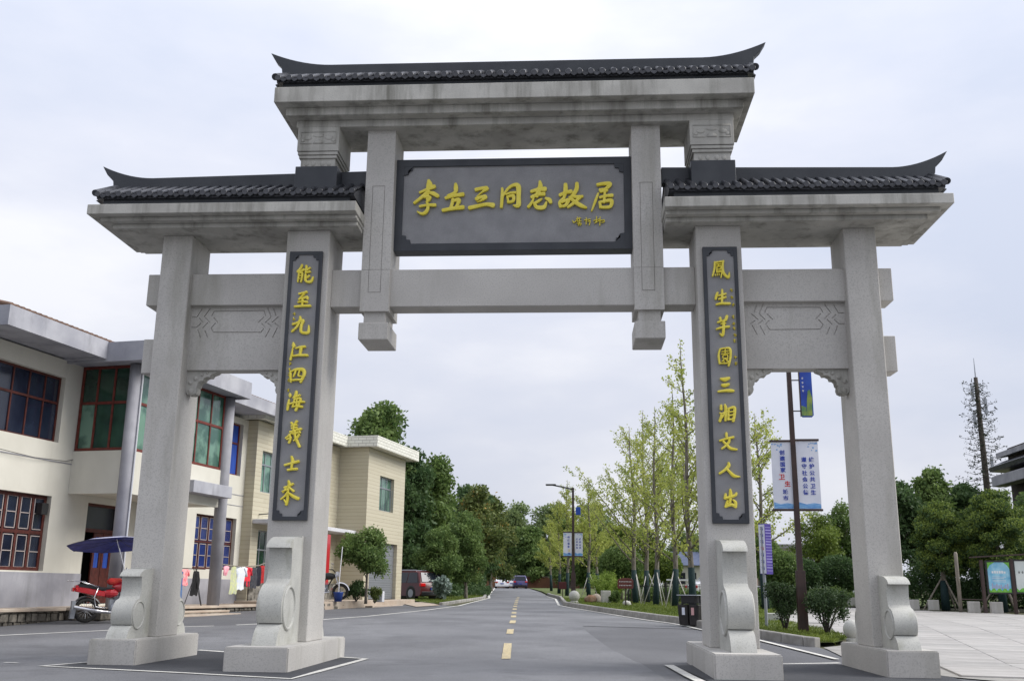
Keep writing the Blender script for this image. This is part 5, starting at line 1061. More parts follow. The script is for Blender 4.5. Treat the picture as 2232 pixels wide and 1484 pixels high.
car('parked_car', 'white saloon car far down the road, left of the purple car', -8.5, 118, gz(118), R(95), 4.5, 1.75, 1.45, whitep, 'sedan')
car('parked_car', 'purple car far down the road under the trees', -6.15, 118, gz(118), R(95), 4.4, 1.8, 1.62, purp)
car('parked_car', 'small white car half hidden behind the white saloon', -7.75, 126, gz(126), R(95), 4.2, 1.7, 1.45, whitep, 'sedan')
car('parked_car', 'white car beyond the fence, behind the staked ginkgo trees', 10.0, 46, gz(46), R(15), 4.5, 1.75, 1.5, whitep, 'sedan')

# ------------------------------------------------------------------ street lamps with banners
blue_txt = mat('blue_print', (.03, .06, .38), rough=.6); red_txt = mat('red_print', (.6, .03, .03), rough=.6); white_txt = mat('white_print', (.75, .75, .76), rough=.6)
bannerm = mat('banner_white', (.66, .69, .78), (.72, .74, .82), rough=.5, scale=3); wave = mat('banner_wave', (.10, .28, .62), (.25, .48, .75), rough=.5, scale=8, stretch=(1, 1, 4))
navy = mat('panel_blue', (.008, .035, .30), (.02, .08, .42), rough=.35, scale=2, coat=.3); greenp = mat('print_green', (.10, .22, .10), (.32, .38, .08), rough=.5, scale=5)
def lamp(label, x, y, h, side, full):
    z = gz(y); t = thing('street_lamp', label, 'street lamp', (x, y, z - .02), R(-3), 'street lamps with hanging banners')
    MB().frustum(-.11, .11, -.11, .11, 0, -.10, .10, -.10, .10, 1.45).build('base', brownm, t, bevel=.006)
    MB().frustum(-.065, .065, -.065, .065, 1.45, -.05, .05, -.05, .05, h).build('pole', brownm, t, bevel=.005)
    MB().tube([(0, 0, h - .08), (side * .55, 0, h + .04), (side * 1.0, 0, h + .13)], .035, 8).build('arm', blackm, t)
    MB().box(min(side * .82, side * 1.32), max(side * .82, side * 1.32), -.11, .11, h + .10, h + .17).build('lamp_head', blackm, t, bevel=.02)
    return t
l2 = lamp('near brown street lamp carrying two white slogan banners', 6.30, 8.3, 6.9, -1, True)
def banner(t, x0, x1, z0, z1, lines):
    for zz in (z0 - .04, z1): MB().box(x0 - .03, x1 + .03, -.035, .035, zz, zz + .05).build('banner_bar', brownm, t, bevel=.004)
    b = MB().box(x0, x1, -.012, .012, z0 + .01, z1).build('banner', bannerm, t)
    MB().prism([(x0 + .01, z0 + .02), (x1 - .01, z0 + .02), (x1 - .01, z0 + .12), (x0 + (x1 - x0) * .7, z0 + .15), (x0 + (x1 - x0) * .35, z0 + .12), (x0 + .01, z0 + .17)], -.016, -.011, 'y').build('banner_wave', wave, b)
    cs = 1 if abs(x0) > abs(x1) else -1; ex = x0 if cs > 0 else x1; m_ = MB(); r_ = random.Random(int(abs(x0) * 100))
    for k_ in range(12): u, v = r_.random() ** 2 * .22, r_.random() ** 2 * .20; m_.ell((ex + cs * (u + .03), -.013, z1 - v - .05), (r_.uniform(.012, .03), .004, r_.uniform(.01, .02)), 7, 4)
    stuff(m_.build('blue_flower_print', wave, b))
    for (s_, x, z, sz, m) in lines: text_mesh('print_character', s_, sz, m, b, (x, -.018, z), (math.pi / 2, 0, 0), .002, .0025)
    return b
zb = .24 - .02
L1 = [(c, -.265, z - zb, .125, blue_txt) for c, z in zip('创建国家', (4.42, 4.275, 4.135, 4.0))] + [('卫', -.30, 3.835 - zb, .15, red_txt), ('生', -.175, 3.67 - zb, .14, red_txt)] + [(c, -.235, z - zb, .125, blue_txt) for c, z in zip('城市', (3.485, 3.335))]
banner(l2, -.52, -.055, 3.08 - zb, 4.68 - zb, L1)
L2_ = [(c, .235, z - zb, .122, blue_txt) for c, z in zip('遵守社会公德', (4.247, 4.09, 3.93, 3.78, 3.62, 3.47))] + [(c, .41, z - zb, .122, blue_txt) for c, z in zip('维护公共卫生', (4.247, 4.09, 3.93, 3.78, 3.62, 3.47))]
banner(l2, .055, .58, 3.08 - zb, 4.70 - zb, L2_)
pb = MB().prism([(.235, 5.34), (.27, 5.28), (.49, 5.28), (.53, 5.32), (.53, 6.55), (.235, 6.55)], -.03, .03, 'y').build('picture_panel', navy, l2, (0, 0, -zb))
MB().prism([(.36, 5.31), (.50, 5.31), (.515, 5.75), (.47, 5.95), (.42, 5.93), (.39, 5.7)], -.036, -.031, 'y').prism([(.25, 5.31), (.37, 5.31), (.36, 5.52), (.25, 5.56)], -.038, -.033, 'y').build('picture_print', greenp, pb)
MB().box(.225, .245, -.04, .04, 5.30, 6.56).build('panel_edge', brownm, pb)
for zz in (5.42, 6.18): MB().box(.04, .235, -.012, .012, zz - zb, zz + .025 - zb).build('bracket', blackm, l2)
for i_, zz in enumerate((6.23, 6.12, 6.02, 5.92)): stuff(MB().box(.285, .335, -.034, -.029, zz + .012, zz + .02).box(.29, .33, -.034, -.029, zz - .012, zz - .004).box(.306, .314, -.035, -.029, zz - .025, zz + .03).build('faded_print', white_txt, pb))
l1 = lamp('far black street lamp beside the stone ball with small slogan banners', 0.98, 32.6, 5.45, -1, False)
banner(l1, -.47, -.07, 2.22, 3.32, [(c, -.22, 3.10 - .15 * i_, .10, blue_txt) for i_, c in enumerate('创建国家')] + [('卫', -.2, 2.47, .12, mat('yellow_print', (.7, .5, .05), rough=.6)), ('市', -.2, 2.33, .1, blue_txt)])
banner(l1, .07, .45, 2.22, 3.30, [(c, .18, 3.0 - .13 * i_, .09, blue_txt) for i_, c in enumerate('遵守社会')] + [(c, .33, 3.0 - .13 * i_, .09, blue_txt) for i_, c in enumerate('维护公共')])
MB().box(.13, .36, -.03, .03, 4.15, 4.52).build('picture_panel', navy, l1, bevel=.01); MB().box(.04, .13, -.01, .01, 4.3, 4.33).build('bracket', blackm, l1)

# purple direction board on a grey pole
sp = thing('signpost', 'narrow purple and white signboard on a grey pole between gate post and lamp', 'sign', (5.72, 9.68, gz(9.68, .06)), R(38))
MB().tube([(0, 0, 0), (0, 0, 2.4)], .038, 12).build('pole', greymetal, sp)
pp = MB().box(-.02, .22, -.10, .10, 1.25, 2.48).build('board', mat('purple_board', (.05, .035, .22), (.09, .06, .30), rough=.4, scale=3), sp, bevel=.006)
MB().box(-.024, -.019, -.095, .095, 1.27, 2.46).build('white_face', bannerm, pp)
q_ = MB(); rr = random.Random(4)
for k_ in range(16): zz = 1.33 + k_ * .07; q_.box(.0, .20, -.106, -.099, zz, zz + rr.choice((.012, .02)))
stuff(q_.build('line_print', mat('lilac_print', (.3, .28, .55), rough=.5), pp))
for k_ in range(7):
    zz = 2.36 - k_ * .16; stuff(MB().box(-.028, -.023, -.045, .045, zz + .02, zz + .035).box(-.028, -.023, -.04, .04, zz - .02, zz - .006).box(-.029, -.023, -.008, .008, zz - .05, zz + .05).box(-.028, -.023, -.045, -.03, zz - .045, zz + .01).build('blurred_print', red_txt if k_ == 3 else blue_txt, pp))

# ------------------------------------------------------------------ litter bin at the kerb
bn = thing('litter_bin', 'dark twin litter bin at the kerb beside the right gate post', 'litter bin', (4.0, 10.45, gz(10.4)), R(-35))
for s_ in (-1, 1):
    MB().frustum(min(s_ * .02, s_ * .27), max(s_ * .02, s_ * .27), -.16, .16, .03, min(s_ * .015, s_ * .30), max(s_ * .015, s_ * .30), -.19, .19, .53).build('bin', mat('bin_dark', (.018, .017, .017), (.04, .035, .035), rough=.45, scale=5), bn, bevel=.015)
    MB().box(min(s_ * .09, s_ * .17), max(s_ * .09, s_ * .17), -.187, -.177, .28, .46).build('label_plate', bannerm if s_ < 0 else mat('pink_label', (.6, .35, .35), rough=.6), bn)
MB().box(-.29, .29, -.18, .18, .54, .56).build('shelf', plastic_k, bn, bevel=.006)
for s_ in (-1, 1): MB().box(s_ * .26 - .02, s_ * .26 + .02, -.02, .02, .53, .75).build('post', plastic_k, bn)
MB().prism([(-.16, .565), (.16, .565), (.18, .75), (-.18, .75)], -.20, .20).build('hood', plastic_k, bn, bevel=.01)
MB().box(-.30, .30, -.22, .22, .75, .772).build('lid', greymetal, bn, bevel=.01)

# ------------------------------------------------------------------ stone balls, rocks, cubes, planter
def ball(label, x, y, r_, zoff):
    t = thing('stone_ball', label, 'stone ball', (x, y, gz(y, zoff)), 0); o = MB().ell((0, 0, r_ + .05), (r_, r_, r_), 28, 18).build('ball', granite_d, t, smooth=True)
    MB().lathe([(r_ * .75, 0), (r_ * .75, .06), (r_ * .55, .09)], 24).build('foot', granite_d, t, smooth=False); return t
ball('small stone ball by the lawn tip next to the outer right gate foot', 6.88, 6.25, .20, 0.02)
ball('stone ball at the foot of the far street lamp', 1.02, 31.6, .25, .08); 
def rock(label, x, y, r_, seed, zoff=.05, m=None):
    rr = random.Random(seed); o = MB().ell((0, 0, r_[2] * .7), r_, 14, 9, .12, rr).build('rock', m or mat('rock_%d' % seed, (.30, .25, .20), (.42, .38, .33), rough=.9, scale=4, bump=.4), None, (x, y, gz(y, zoff)), smooth=True); tag(o, label, 'rock')
rock('pale round boulder beside the brown rock on the lawn', 2.05, 33.6, (.28, .25, .25), 4)
rock('low brown rock on the lawn left of the stone box', 1.80, 32.9, (.30, .26, .22), 5, m=mat('rock_brown', (.22, .12, .07), (.34, .24, .17), rough=.9, scale=4, bump=.4))
rock('small white rock under the brown notice board', 3.25, 28.2, (.18, .16, .13), 6, m=granite_d)
o = MB().box(-.20, .20, -.20, .20, 0, .58).build('stone_box', granite_d, None, (2.50, 32.8, gz(32.8, .05)), R(12), bevel=.02); tag(o, 'square grey stone box on the lawn near the far lamp', 'stone box')
o = MB().box(-.22, .22, -.2, .2, 0, .24).build('stone_planter', granite_d, None, (6.45, 12.6, gz(12.6, .03)), R(-10), bevel=.012); tag(o, 'grey stone planter block between signpost and bushes', 'planter')
cubes = [(13.95, 33.0, 'left of the outer right gate post, farthest back'), (15.30, 28.5, 'right beside the outer gate post at the plaza edge'), (16.0, 28.2, 'second from the outer gate post at the plaza edge'), (16.55, 25.3, 'at the foot of the wooden pole'), (17.25, 24.9, 'just left of the notice boards')]
c0 = MB().box(-.21, .21, -.21, .21, 0, .42).mesh('stone_cube', bevel=.015)
for i, (x, y, lb) in enumerate(cubes):
    o = link('stone_cube', c0, granite, None, (x, y, gz(y, .02)), R(-14)); tag(o, 'granite seat cube ' + lb, 'stone cube', 'granite cubes along the plaza edge')

# notice on the lawn
nb = thing('notice_board', 'low brown notice board with two rows of white writing on the lawn', 'sign', (3.15, 27.0, gz(27, .03)), R(4))
bb = MB().prism([(-.30, .74), (.30, .74), (.33, .80), (.33, 1.06), (.28, 1.13), (.2, 1.14), (.16, 1.17), (-.16, 1.17), (-.2, 1.14), (-.28, 1.13), (-.33, 1.06), (-.33, .80)], -.02, .02, 'y').build('board', mat('red_brown_board', (.10, .03, .028), (.15, .045, .04), rough=.6, scale=5), nb, bevel=.006)
MB().box(-.025, .025, -.02, .02, -.05, .76).build('post', brownm, nb); MB().box(.24, .27, -.015, .015, -.05, .76).build('post', brownm, nb)
q_ = MB(); rr = random.Random(8)
for zz in (1.02, .87):
    for k_ in range(8): xx = -.26 + k_ * .066; q_.box(xx, xx + .045, -.026, -.02, zz - .006, zz + .006).box(xx + .018, xx + .027, -.0265, -.02, zz - .024, zz + .024).box(xx + .004, xx + .042, -.027, -.02, zz + .012 + rr.uniform(0, .008), zz + .022)
stuff(q_.build('white_writing', white_txt, bb))
nb2 = thing('notice_board', 'small dark red notice board far along the road by the kerb', 'sign', (0.35, 42, gz(42, .05)), R(4))
MB().box(-.22, .22, -.02, .02, .55, .95).build('board', mat('dark_red_board', (.08, .02, .02), rough=.6), nb2, bevel=.01); MB().box(-.02, .02, -.02, .02, -.05, .56).build('post', brownm, nb2)

# iron fence behind the ginkgo trees
fe = thing('iron_fence', 'low black iron picket fence behind the ginkgo trees', 'fence', (3.6, 33.5, gz(33.5, .05)), R(-12))
for zz in (.12, .78): MB().box(0, 7.2, -.015, .015, zz, zz + .03).build('rail', blackm, fe)
pm = MB().tube([(0, 0, 0), (0, 0, .88), (0, 0, .93)], [.011, .011, .003], 5).mesh('picket')
for k_ in range(52): link('picket', pm, blackm, fe, (.07 + k_ * .137, 0, 0))
pm = MB().box(-.035, .035, -.035, .035, 0, 1.0).mesh('post')
for k_ in range(5): link('post', pm, blackm, fe, (k_ * 1.79, 0, 0))

# bulletin boards at the right edge
bb = thing('bulletin_board', 'brown bulletin board with two framed posters at the right edge', 'bulletin board', (16.90, 24.55, gz(24.5)), R(0))
sky_post = mat('poster_blue', (.10, .38, .60), (.35, .62, .75), rough=.3, scale=3.5, spec=.5); pale_post = mat('poster_pale', (.55, .62, .60), (.66, .70, .68), rough=.3, scale=2); grass_post = mat('poster_green', (.10, .36, .05), (.22, .5, .08), rough=.35, scale=12)
for xx in (-.20, .93, 2.3): MB().box(xx - .055, xx + .055, -.06, .06, 0, 2.02 + xx * .05).build('post', brownm, bb, bevel=.006)
MB().prism([(-.55, 2.08), (2.6, 2.28), (2.6, 2.33), (-.55, 2.13)], -.22, .22, 'y').build('roof_board', brownm, bb)
for (x0, x1, z0, z1, pm_) in ((.0, .84, .80, 1.93, sky_post), (1.03, 2.2, .82, 1.98, pale_post)):
    f_ = MB().wall('y', -.05, .03, x0 - .06, x1 + .04, z0 - .06, z1 + .06, [(x0, x1, z0, z1)]).build('poster_frame', blackm, bb)
    MB().box(x0, x1, -.02, .02, z0, z1).build('poster', pm_, f_)
    P = [(x0, z0), (x1, z0)] + [(x1 - (x1 - x0) * i / 12, z0 + .10 + .05 * math.sin(i * 2.1) + (.05 if i % 3 == 0 else 0)) for i in range(13)]
    MB().prism(P, -.026, -.021, 'y').build('grass_print', grass_post, f_)
    if pm_ is sky_post:
        MB().prism([(x0, z1), (x0, z1 - .30), (x0 + .10, z1 - .12), (x0 + .3, z1)], -.026, -.021, 'y').prism([(x1, z1), (x1, z1 - .26), (x1 - .08, z1 - .12), (x1 - .22, z1)], -.026, -.021, 'y').build('leaf_print', grass_post, f_)
        q_ = MB(); rr = random.Random(3)
        for k_ in range(6): q_.box(x0 + .16 + k_ * .09, x0 + .225 + k_ * .09, -.026, -.021, z1 - .42, z1 - .34 + rr.uniform(-.01, .03))
        for j in range(4): q_.box(x0 + .16, x0 + .68 - .1 * rr.random(), -.026, -.021, z1 - .56 - j * .06, z1 - .545 - j * .06)
        stuff(q_.build('white_writing', white_txt, f_))
        q_ = MB()
        for k_ in range(8): xx = x0 + .12 + k_ * .08; q_.box(xx, xx + .05, -.0265, -.021, z0 + .14, z0 + .2 + rr.uniform(0, .14))
        stuff(q_.build('town_print', mat('lilac_town', (.35, .35, .5), rough=.5), f_))
    else:
        q_ = MB()
        for k_ in range(6): xx = x0 + .12 + k_ * .13; q_.box(xx, xx + .07, -.026, -.021, z1 - .42, z1 - .405).box(xx + .03, xx + .042, -.0265, -.021, z1 - .47, z1 - .36).box(xx + .01, xx + .06, -.026, -.021, z1 - .455, z1 - .44)
        stuff(q_.build('blurred_print', plastic_k, f_))
wp = thing('wooden_pole', 'weathered wooden pole standing at the plaza edge', 'pole', (16.12, 25.5, gz(25.5)))
MB().tube([(0, 0, -.1), (0, 0, 2.25), (0, 0, 2.33)], [.075, .07, .04], 10).build('pole', polewood, wp, smooth=True)
MB().tube([(.05, 0, .52), (.9, -.1, .50)], .016, 6).build('chain_bar', brownm, wp)

# low buildings far behind the lawn
B1 = thing('blue_roof_house', 'low house with a blue sheet roof far behind the ginkgo trees', 'house', (9.9, 70, gz(70)), R(-5))
MB().box(-1.6, 1.6, 0, 5, 0, 2.4).build('wall', cream, B1); MB().prism([(-.3, 2.4), (2.5, 3.6), (5.3, 2.4)], -1.9, 1.9).build('roof', mat('blue_sheet', (.06, .08, .14), (.09, .11, .18), rough=.5, scale=2), B1)
for k_ in range(3): MB().box(-1.2 + k_ * .9, -.6 + k_ * .9, -.03, 0, .9, 1.8).build('window', glassdk, B1)
B2 = thing('grey_hall', 'long pale grey low hall behind the trees on the right', 'building', (19, 62, gz(62)), R(-8))
MB().box(-5, 6, 0, 6, 0, 3.6).build('wall', concrete_l, B2); MB().box(-5.3, 6.3, -.4, 6.4, 3.6, 3.9).build('roof_slab', concrete, B2)
for k_ in range(7): MB().box(-4.3 + k_ * 1.45, -3.4 + k_ * 1.45, -.04, 0, 1.2, 2.5).build('window', glassdk, B2)
B3 = thing('pink_house', 'small pale pink house glimpsed beside the right gate post', 'house', (12.6, 58, gz(58)), R(-5))
MB().box(-1.5, 1.5, 0, 5, 0, 4.6).build('wall', mat('pink_plaster', (.5, .36, .32), (.58, .44, .4), rough=.9, scale=1), B3); MB().box(-1.7, 1.7, -.2, 5.2, 4.6, 4.8).build('roof_slab', concrete, B3)
for k_ in range(2): MB().box(-1.0 + k_ * 1.2, -.3 + k_ * 1.2, -.04, 0, 2.6, 3.7).build('window', glassdk, B3)
pv = thing('pavilion', 'low pale-roofed shelter beyond the fence', 'shelter', (7.9, 40, gz(40)), R(-5))
MB().box(-1.9, 1.9, -.7, .7, 1.12, 1.2).build('roof', whitep, pv)
for xx in (-1.7, 0, 1.7): MB().box(xx - .03, xx + .03, -.03, .03, 0, 1.12).build('post', greymetal, pv)
# wall with a reddish band where the road bends
fw = thing('boundary_wall', 'low brown wall where the road bends under the far trees', 'wall', (-4, 131, gz(131)), R(6))
MB().box(-9, 10, 0, .3, 0, 1.5).build('wall', mat('brown_wall', (.12, .05, .035), (.2, .11, .06), rough=.9, scale=.4), fw); MB().box(-9.1, 10.1, -.05, .35, 1.5, 1.6).build('coping', kerbface, fw)

# telecom mast dressed as a conifer
tw_ = thing('telecom_mast', 'tall telecom mast dressed as a thin conifer on the right skyline', 'mast', (37.35, 75, gz(75)))
MB().tube([(0, 0, 0), (0, 0, 9), (0, 0, 19.3)], [.36, .28, .17], 14).build('trunk', barkdk, tw_, smooth=True)
MB().tube([(0, 0, 19.3), (0, 0, 20.3), (0, 0, 21.1)], [.06, .04, .02], 6).build('spike', greymetal, tw_)
rr = random.Random(6); br = MB(); pts = []
for k_ in range(78):
    z = 9.6 + 9.4 * (k_ / 78) ** .95; a = k_ * 2.4; L_ = (2.3 * (1 - (z - 9.6) / 14.0) + .3) * rr.uniform(.7, 1.15)
    P = [Vector((0, 0, z)), Vector((math.cos(a) * L_ * .5, math.sin(a) * L_ * .5, z - .22)), Vector((math.cos(a) * L_, math.sin(a) * L_, z + .10))]
    br.tube(P, [.035, .022, .010], 5)
    for j in range(20): t = rr.uniform(.2, 1); q = P[0].lerp(P[1], min(1, t * 2)) if t < .5 else P[1].lerp(P[2], t * 2 - 1); pts.append((q.x + rr.gauss(0, .12), q.y + rr.gauss(0, .12), q.z + rr.gauss(0, .10)))
stuff(br.build('branches', barkdk, tw_, weld=False, normals=False)); leaves(np.random.default_rng(7), pts, .22, f_pine, 'needles', tw_, aspect=.4)
for (a, z) in ((2.5, 17.9), (-.5, 16.6), (-.4, 11.4), (2.7, 15.4)):
    MB().box(-.12, .12, -.08, .08, -.7, .7).build('antenna_panel', greymetal, tw_, (math.cos(a) * .55, math.sin(a) * .3 - .25, z), bevel=.02)
# ================================================================== TREES AND PLANTS
# left side, behind and beyond the houses
tree('broadleaf_tree', 'dark tree top showing left of the crown above the beige roof', -13.3, 46, 5.0, 10.2, 1.7, f_dark, 9000, .30, 11, 16, .3, .2, 'trees behind the beige house')
tree('broadleaf_tree', 'tallest tree rising directly above the beige house roof', -11.0, 45, 6.0, 12.1, 2.5, f_mid, 12000, .27, 12, 18, .25, .22, 'trees behind the beige house', shell=.3)
tree('broadleaf_tree', 'dense dark green tree touching the right end of the beige roof', -9.1, 44.5, .8, 9.2, 2.5, f_dark, 26000, .25, 13, 20, .15, .22, 'trees behind the beige house')
tree('broadleaf_tree', 'dense mid-green tree with the rounded slope right of the beige house', -7.9, 47, .5, 8.9, 2.5, f_mid, 26000, .25, 14, 20, .2, .2, 'trees behind the beige house')
tree('broadleaf_tree', 'dark tree filling the gap above the maroon car', -8.6, 51, .4, 8.0, 2.3, f_dark, 16000, .28, 15, 14, .3, .2, 'trees behind the beige house')
tree('broadleaf_tree', 'bushy tree beside the road, nearest the maroon car', -6.2, 38.5, .8, 3.9, 1.35, f_mid, 18000, .13, 16, 16, .2, .09, 'round young trees on the left verge')
tree('broadleaf_tree', 'taller bushy tree beside the left kerb, next to the maroon car tree', -4.95, 40.5, .7, 4.9, 1.5, f_mid, 20000, .14, 17, 16, .25, .10, 'round young trees on the left verge')
tree('broadleaf_tree', 'dark tree with autumn-tinted top behind the left verge trees', -6.2, 58, .5, 8.2, 2.3, f_olive, 17000, .26, 18, 16, .35, .18, 'trees along the left of the road')
tree('broadleaf_tree', 'dark rounded tree second along the left of the road', -7.6, 68, .4, 9.0, 2.7, f_dark, 15000, .30, 19, 16, .35, .2, 'trees along the left of the road')
tree('broadleaf_tree', 'olive tree with orange clusters overhanging the road bend', -7.0, 82, .6, 9.6, 2.8, f_olive, 15000, .32, 20, 16, .35, .2, 'trees along the left of the road')
tree('broadleaf_tree', 'dark tree farthest along the left verge', -10.6, 98, .3, 11.5, 3.4, f_dark, 14000, .38, 21, 16, .35, .22, 'trees along the left of the road')
far = [(-22, 142, 13.0, 5.0, f_dark), (-14.5, 140, 13.2, 4.6, f_far), (-8.5, 146, 13.8, 5.0, f_far), (-2.5, 142, 13.6, 5.0, f_far), (3.6, 138, 12.6, 4.8, f_far), (-5.5, 133, 9.0, 3.4, f_mid), (0.4, 126, 10.0, 3.6, f_mid), (-16.5, 128, 10, 3.4, f_dark)]
names = ['at the left end of the far row', 'second in the far row above the white car', 'in the far row directly above the purple car', 'right of the purple car in the far row', 'at the right end of the far row', 'low and dark behind the purple car', 'low and dark right of the road bend', 'low and dark behind the left verge']
for i, (x, y, h, w, m) in enumerate(far): tree('broadleaf_tree', 'wooded tree ' + names[i], x, y, .4, h, w, m, 13000, .46, 40 + i, 18, .3, .25, 'trees closing the end of the road')
rt_ = [(4.6, 108, 8.8, 3.4, f_far, 'behind the far lamp'), (8.8, 98, 6.8, 3.0, f_light, 'yellowing, left of the ginkgo group'), (13, 92, 6.4, 3.0, f_far, 'behind the ginkgo group'), (17.5, 88, 6.2, 3.0, f_far, 'behind the right gate post'), (2.2, 78, 5.8, 1.9, f_mid, 'low beside the lamp pole'), (4.6, 66, 5.6, 2.0, f_light, 'right of the lamp banners')]
for i, (x, y, h, w, m, lb) in enumerate(rt_): tree('broadleaf_tree', 'distant rounded tree ' + lb, x, y, .4, h, w, m, 12000, .30, 60 + i, 14, .35, .18, 'distant trees behind the lawn')

# clipped round-headed trees
def roundtree(label, x, y, zc, r_, seed, m=f_mid, n=9000):
    rng = np.random.default_rng(seed); t = thing('clipped_tree', label, 'tree', (x, y, gz(y)), 0, 'clipped round-headed trees')
    MB().tube([(0, 0, -.1), (0, 0, zc * .5), (.02, 0, zc)], [.09, .075, .05], 8).build('trunk', bark, t, smooth=True)
    d = rng.normal(size=(n, 3)); d /= np.linalg.norm(d, axis=1)[:, None]; rr_ = r_ * (1 - .28 * rng.random(n) ** 2) * rng.normal(1, .035, n)
    P = d * rr_[:, None]; P[:, 2] = P[:, 2] * .85 + zc; leaves(rng, P, .13, m, 'crown', t)
roundtree('clipped round tree behind the brown notice board', 3.6, 41, 1.95, 1.15, 1, n=12000)
roundtree('clipped round tree left of the litter bin', 6.15, 42.5, 1.9, .95, 2, f_light)
roundtree('clipped round tree between the signpost and the near lamp', 10.3, 31, 1.62, .98, 3, n=12000)
roundtree('taller clipped round tree behind the signpost', 10.2, 35, 2.35, 1.0, 4, f_mid)
roundtree('low dark clipped tree right of the near lamp', 12.4, 36.5, 1.4, 1.0, 5, f_dark)
roundtree('low dark clipped tree beside the outer right gate post', 14.5, 37.5, 1.5, 1.1, 6, f_dark)

# ginkgo trees, staked
def ginkgo(label, x, y, h, seed, dens=1.0, spread=.95, stakes=True, wrap=1.55, n=5600, z0=1.8):
    rng = np.random.default_rng(seed); rr = random.Random(seed); t = thing('ginkgo_tree', label, 'tree', (x, y, gz(y, .03)), 0, 'young ginkgo trees on the lawn')
    lx, ly = rr.uniform(-.25, .25), rr.uniform(-.2, .2)
    T_ = lambda z: Vector((lx * (z / h) ** 2 + .05 * math.sin(z * 1.1 + seed), ly * (z / h) ** 2 + .04 * math.cos(z * .9 + seed), z))
    rad = lambda z: .105 * (1 - z / h) ** .8 + .008
    zs = [z0 * 0 + h * k_ / 16 for k_ in range(17)]; tb = MB().tube([T_(z) for z in zs], [rad(z) for z in zs], 8)
    tips = []
    nb = int(30 * dens)
    for i in range(nb):
        zb_ = z0 + (h * .93 - z0) * (i / nb) ** .95; a = rr.random() * 6.283; up = R(rr.uniform(26, 58)); L_ = (h - zb_) * .36 * rr.uniform(.55, 1.35) * spread + .35
        p = T_(zb_); P = [p]; d = Vector((math.cos(a) * math.cos(up), math.sin(a) * math.cos(up), math.sin(up)))
        for k_ in range(4): d = (d + Vector((rr.uniform(-.12, .12), rr.uniform(-.12, .12), .02))).normalized(); P.append(P[-1] + d * L_ / 4)
        r0 = max(.012, rad(zb_) * .42); tb.tube(P, [r0, r0 * .8, r0 * .6, r0 * .4, .004], 5); tips.append((P, L_))
        for k_ in range(3):
            q = P[1 + k_]; dd = (d + Vector((rr.uniform(-.8, .8), rr.uniform(-.8, .8), rr.uniform(-.3, .5)))).normalized(); S_ = [q, q + dd * L_ * .18, q + dd * L_ * .34]; tb.tube(S_, [.008, .006, .003], 4); tips.append((S_, L_ * .34))
    tips.append(([T_(h * .55), T_(h * .7), T_(h * .85), T_(h)], h * .35))
    tb.build('trunk', bark, t, smooth=True, weld=False, normals=False)
    if wrap: MB().tube([T_(0), T_(wrap * .5), T_(wrap)], [rad(0) + .03, rad(.8) + .028, rad(wrap) + .02], 12).build('trunk_wrap', wrapm, t, smooth=True)
    tot = sum(l for _, l in tips); pts = []
    for P, l in tips:
        zf = min(1, max(.25, 1.25 - abs(P[-1].z / h - .52) * 1.5)); k_n = int(n * dens * l / tot * zf)
        for _ in range(k_n):
            u = rr.random() ** .62 * (len(P) - 1); i_ = min(int(u), len(P) - 2); q = P[i_].lerp(P[i_ + 1], u - i_); pts.append((q.x + rr.gauss(0, .075), q.y + rr.gauss(0, .075), q.z + rr.gauss(0, .06)))
    leaves(rng, pts, .082, f_ginkgo, 'foliage', t, aspect=.9)
    if stakes:
        for k_ in range(3):
            a = seed + k_ * 2.094; MB().tube([(math.cos(a) * .62, math.sin(a) * .62, -.02), (math.cos(a) * .05, math.sin(a) * .05, 1.45)], .022, 6).build('support_pole', stake, t, smooth=True)
    return t
ginkgo('ginkgo tree leftmost of the staked group, low spreading limbs', 3.85, 32.0, 8.3, 3, .95, 1.6)
ginkgo('ginkgo tree with dense yellow leaves, second from the left in the group', 4.55, 34.0, 9.4, 4, 1.05, 1.25)
ginkgo('ginkgo tree third from the left in the staked group', 4.62, 29.2, 8.8, 5, 1.0, 1.2)
ginkgo('ginkgo tree beside the litter bin with a thick dark wrap', 5.15, 26.6, 9.3, 6, .95, 1.15)
ginkgo('tallest ginkgo tree, just left of the right inner gate post', 5.20, 21.2, 9.9, 7, .9, .75, stakes=False)
ginkgo('ginkgo tree seen on both sides of the right couplet post', 6.55, 20.2, 8.6, 8, 1.0, 1.25, stakes=False)
ginkgo('ginkgo tree behind the near lamp banners', 8.3, 24.0, 7.6, 9, .8, 1.15, stakes=False)
ginkgo('far ginkgo tree right of the far street lamp', 1.95, 49.4, 7.6, 10, 1.0, 1.0, n=7000)
ginkgo('far ginkgo tree left of the far street lamp', .55, 54.5, 7.9, 11, 1.0, .9, n=7000, stakes=False)
ginkgo('far ginkgo tree farther along the kerb', -.2, 66, 7.4, 12, 1.0, 1.0, n=7000, stakes=False)
ginkgo('far ginkgo tree behind the far lamp banners', 2.6, 58, 7.0, 13, 1.1, 1.1, n=7000, stakes=False)
ginkgo('smallest far ginkgo tree where the road narrows', -1.3, 84, 7.0, 14, 1.0, 1.0, n=6000, stakes=False)

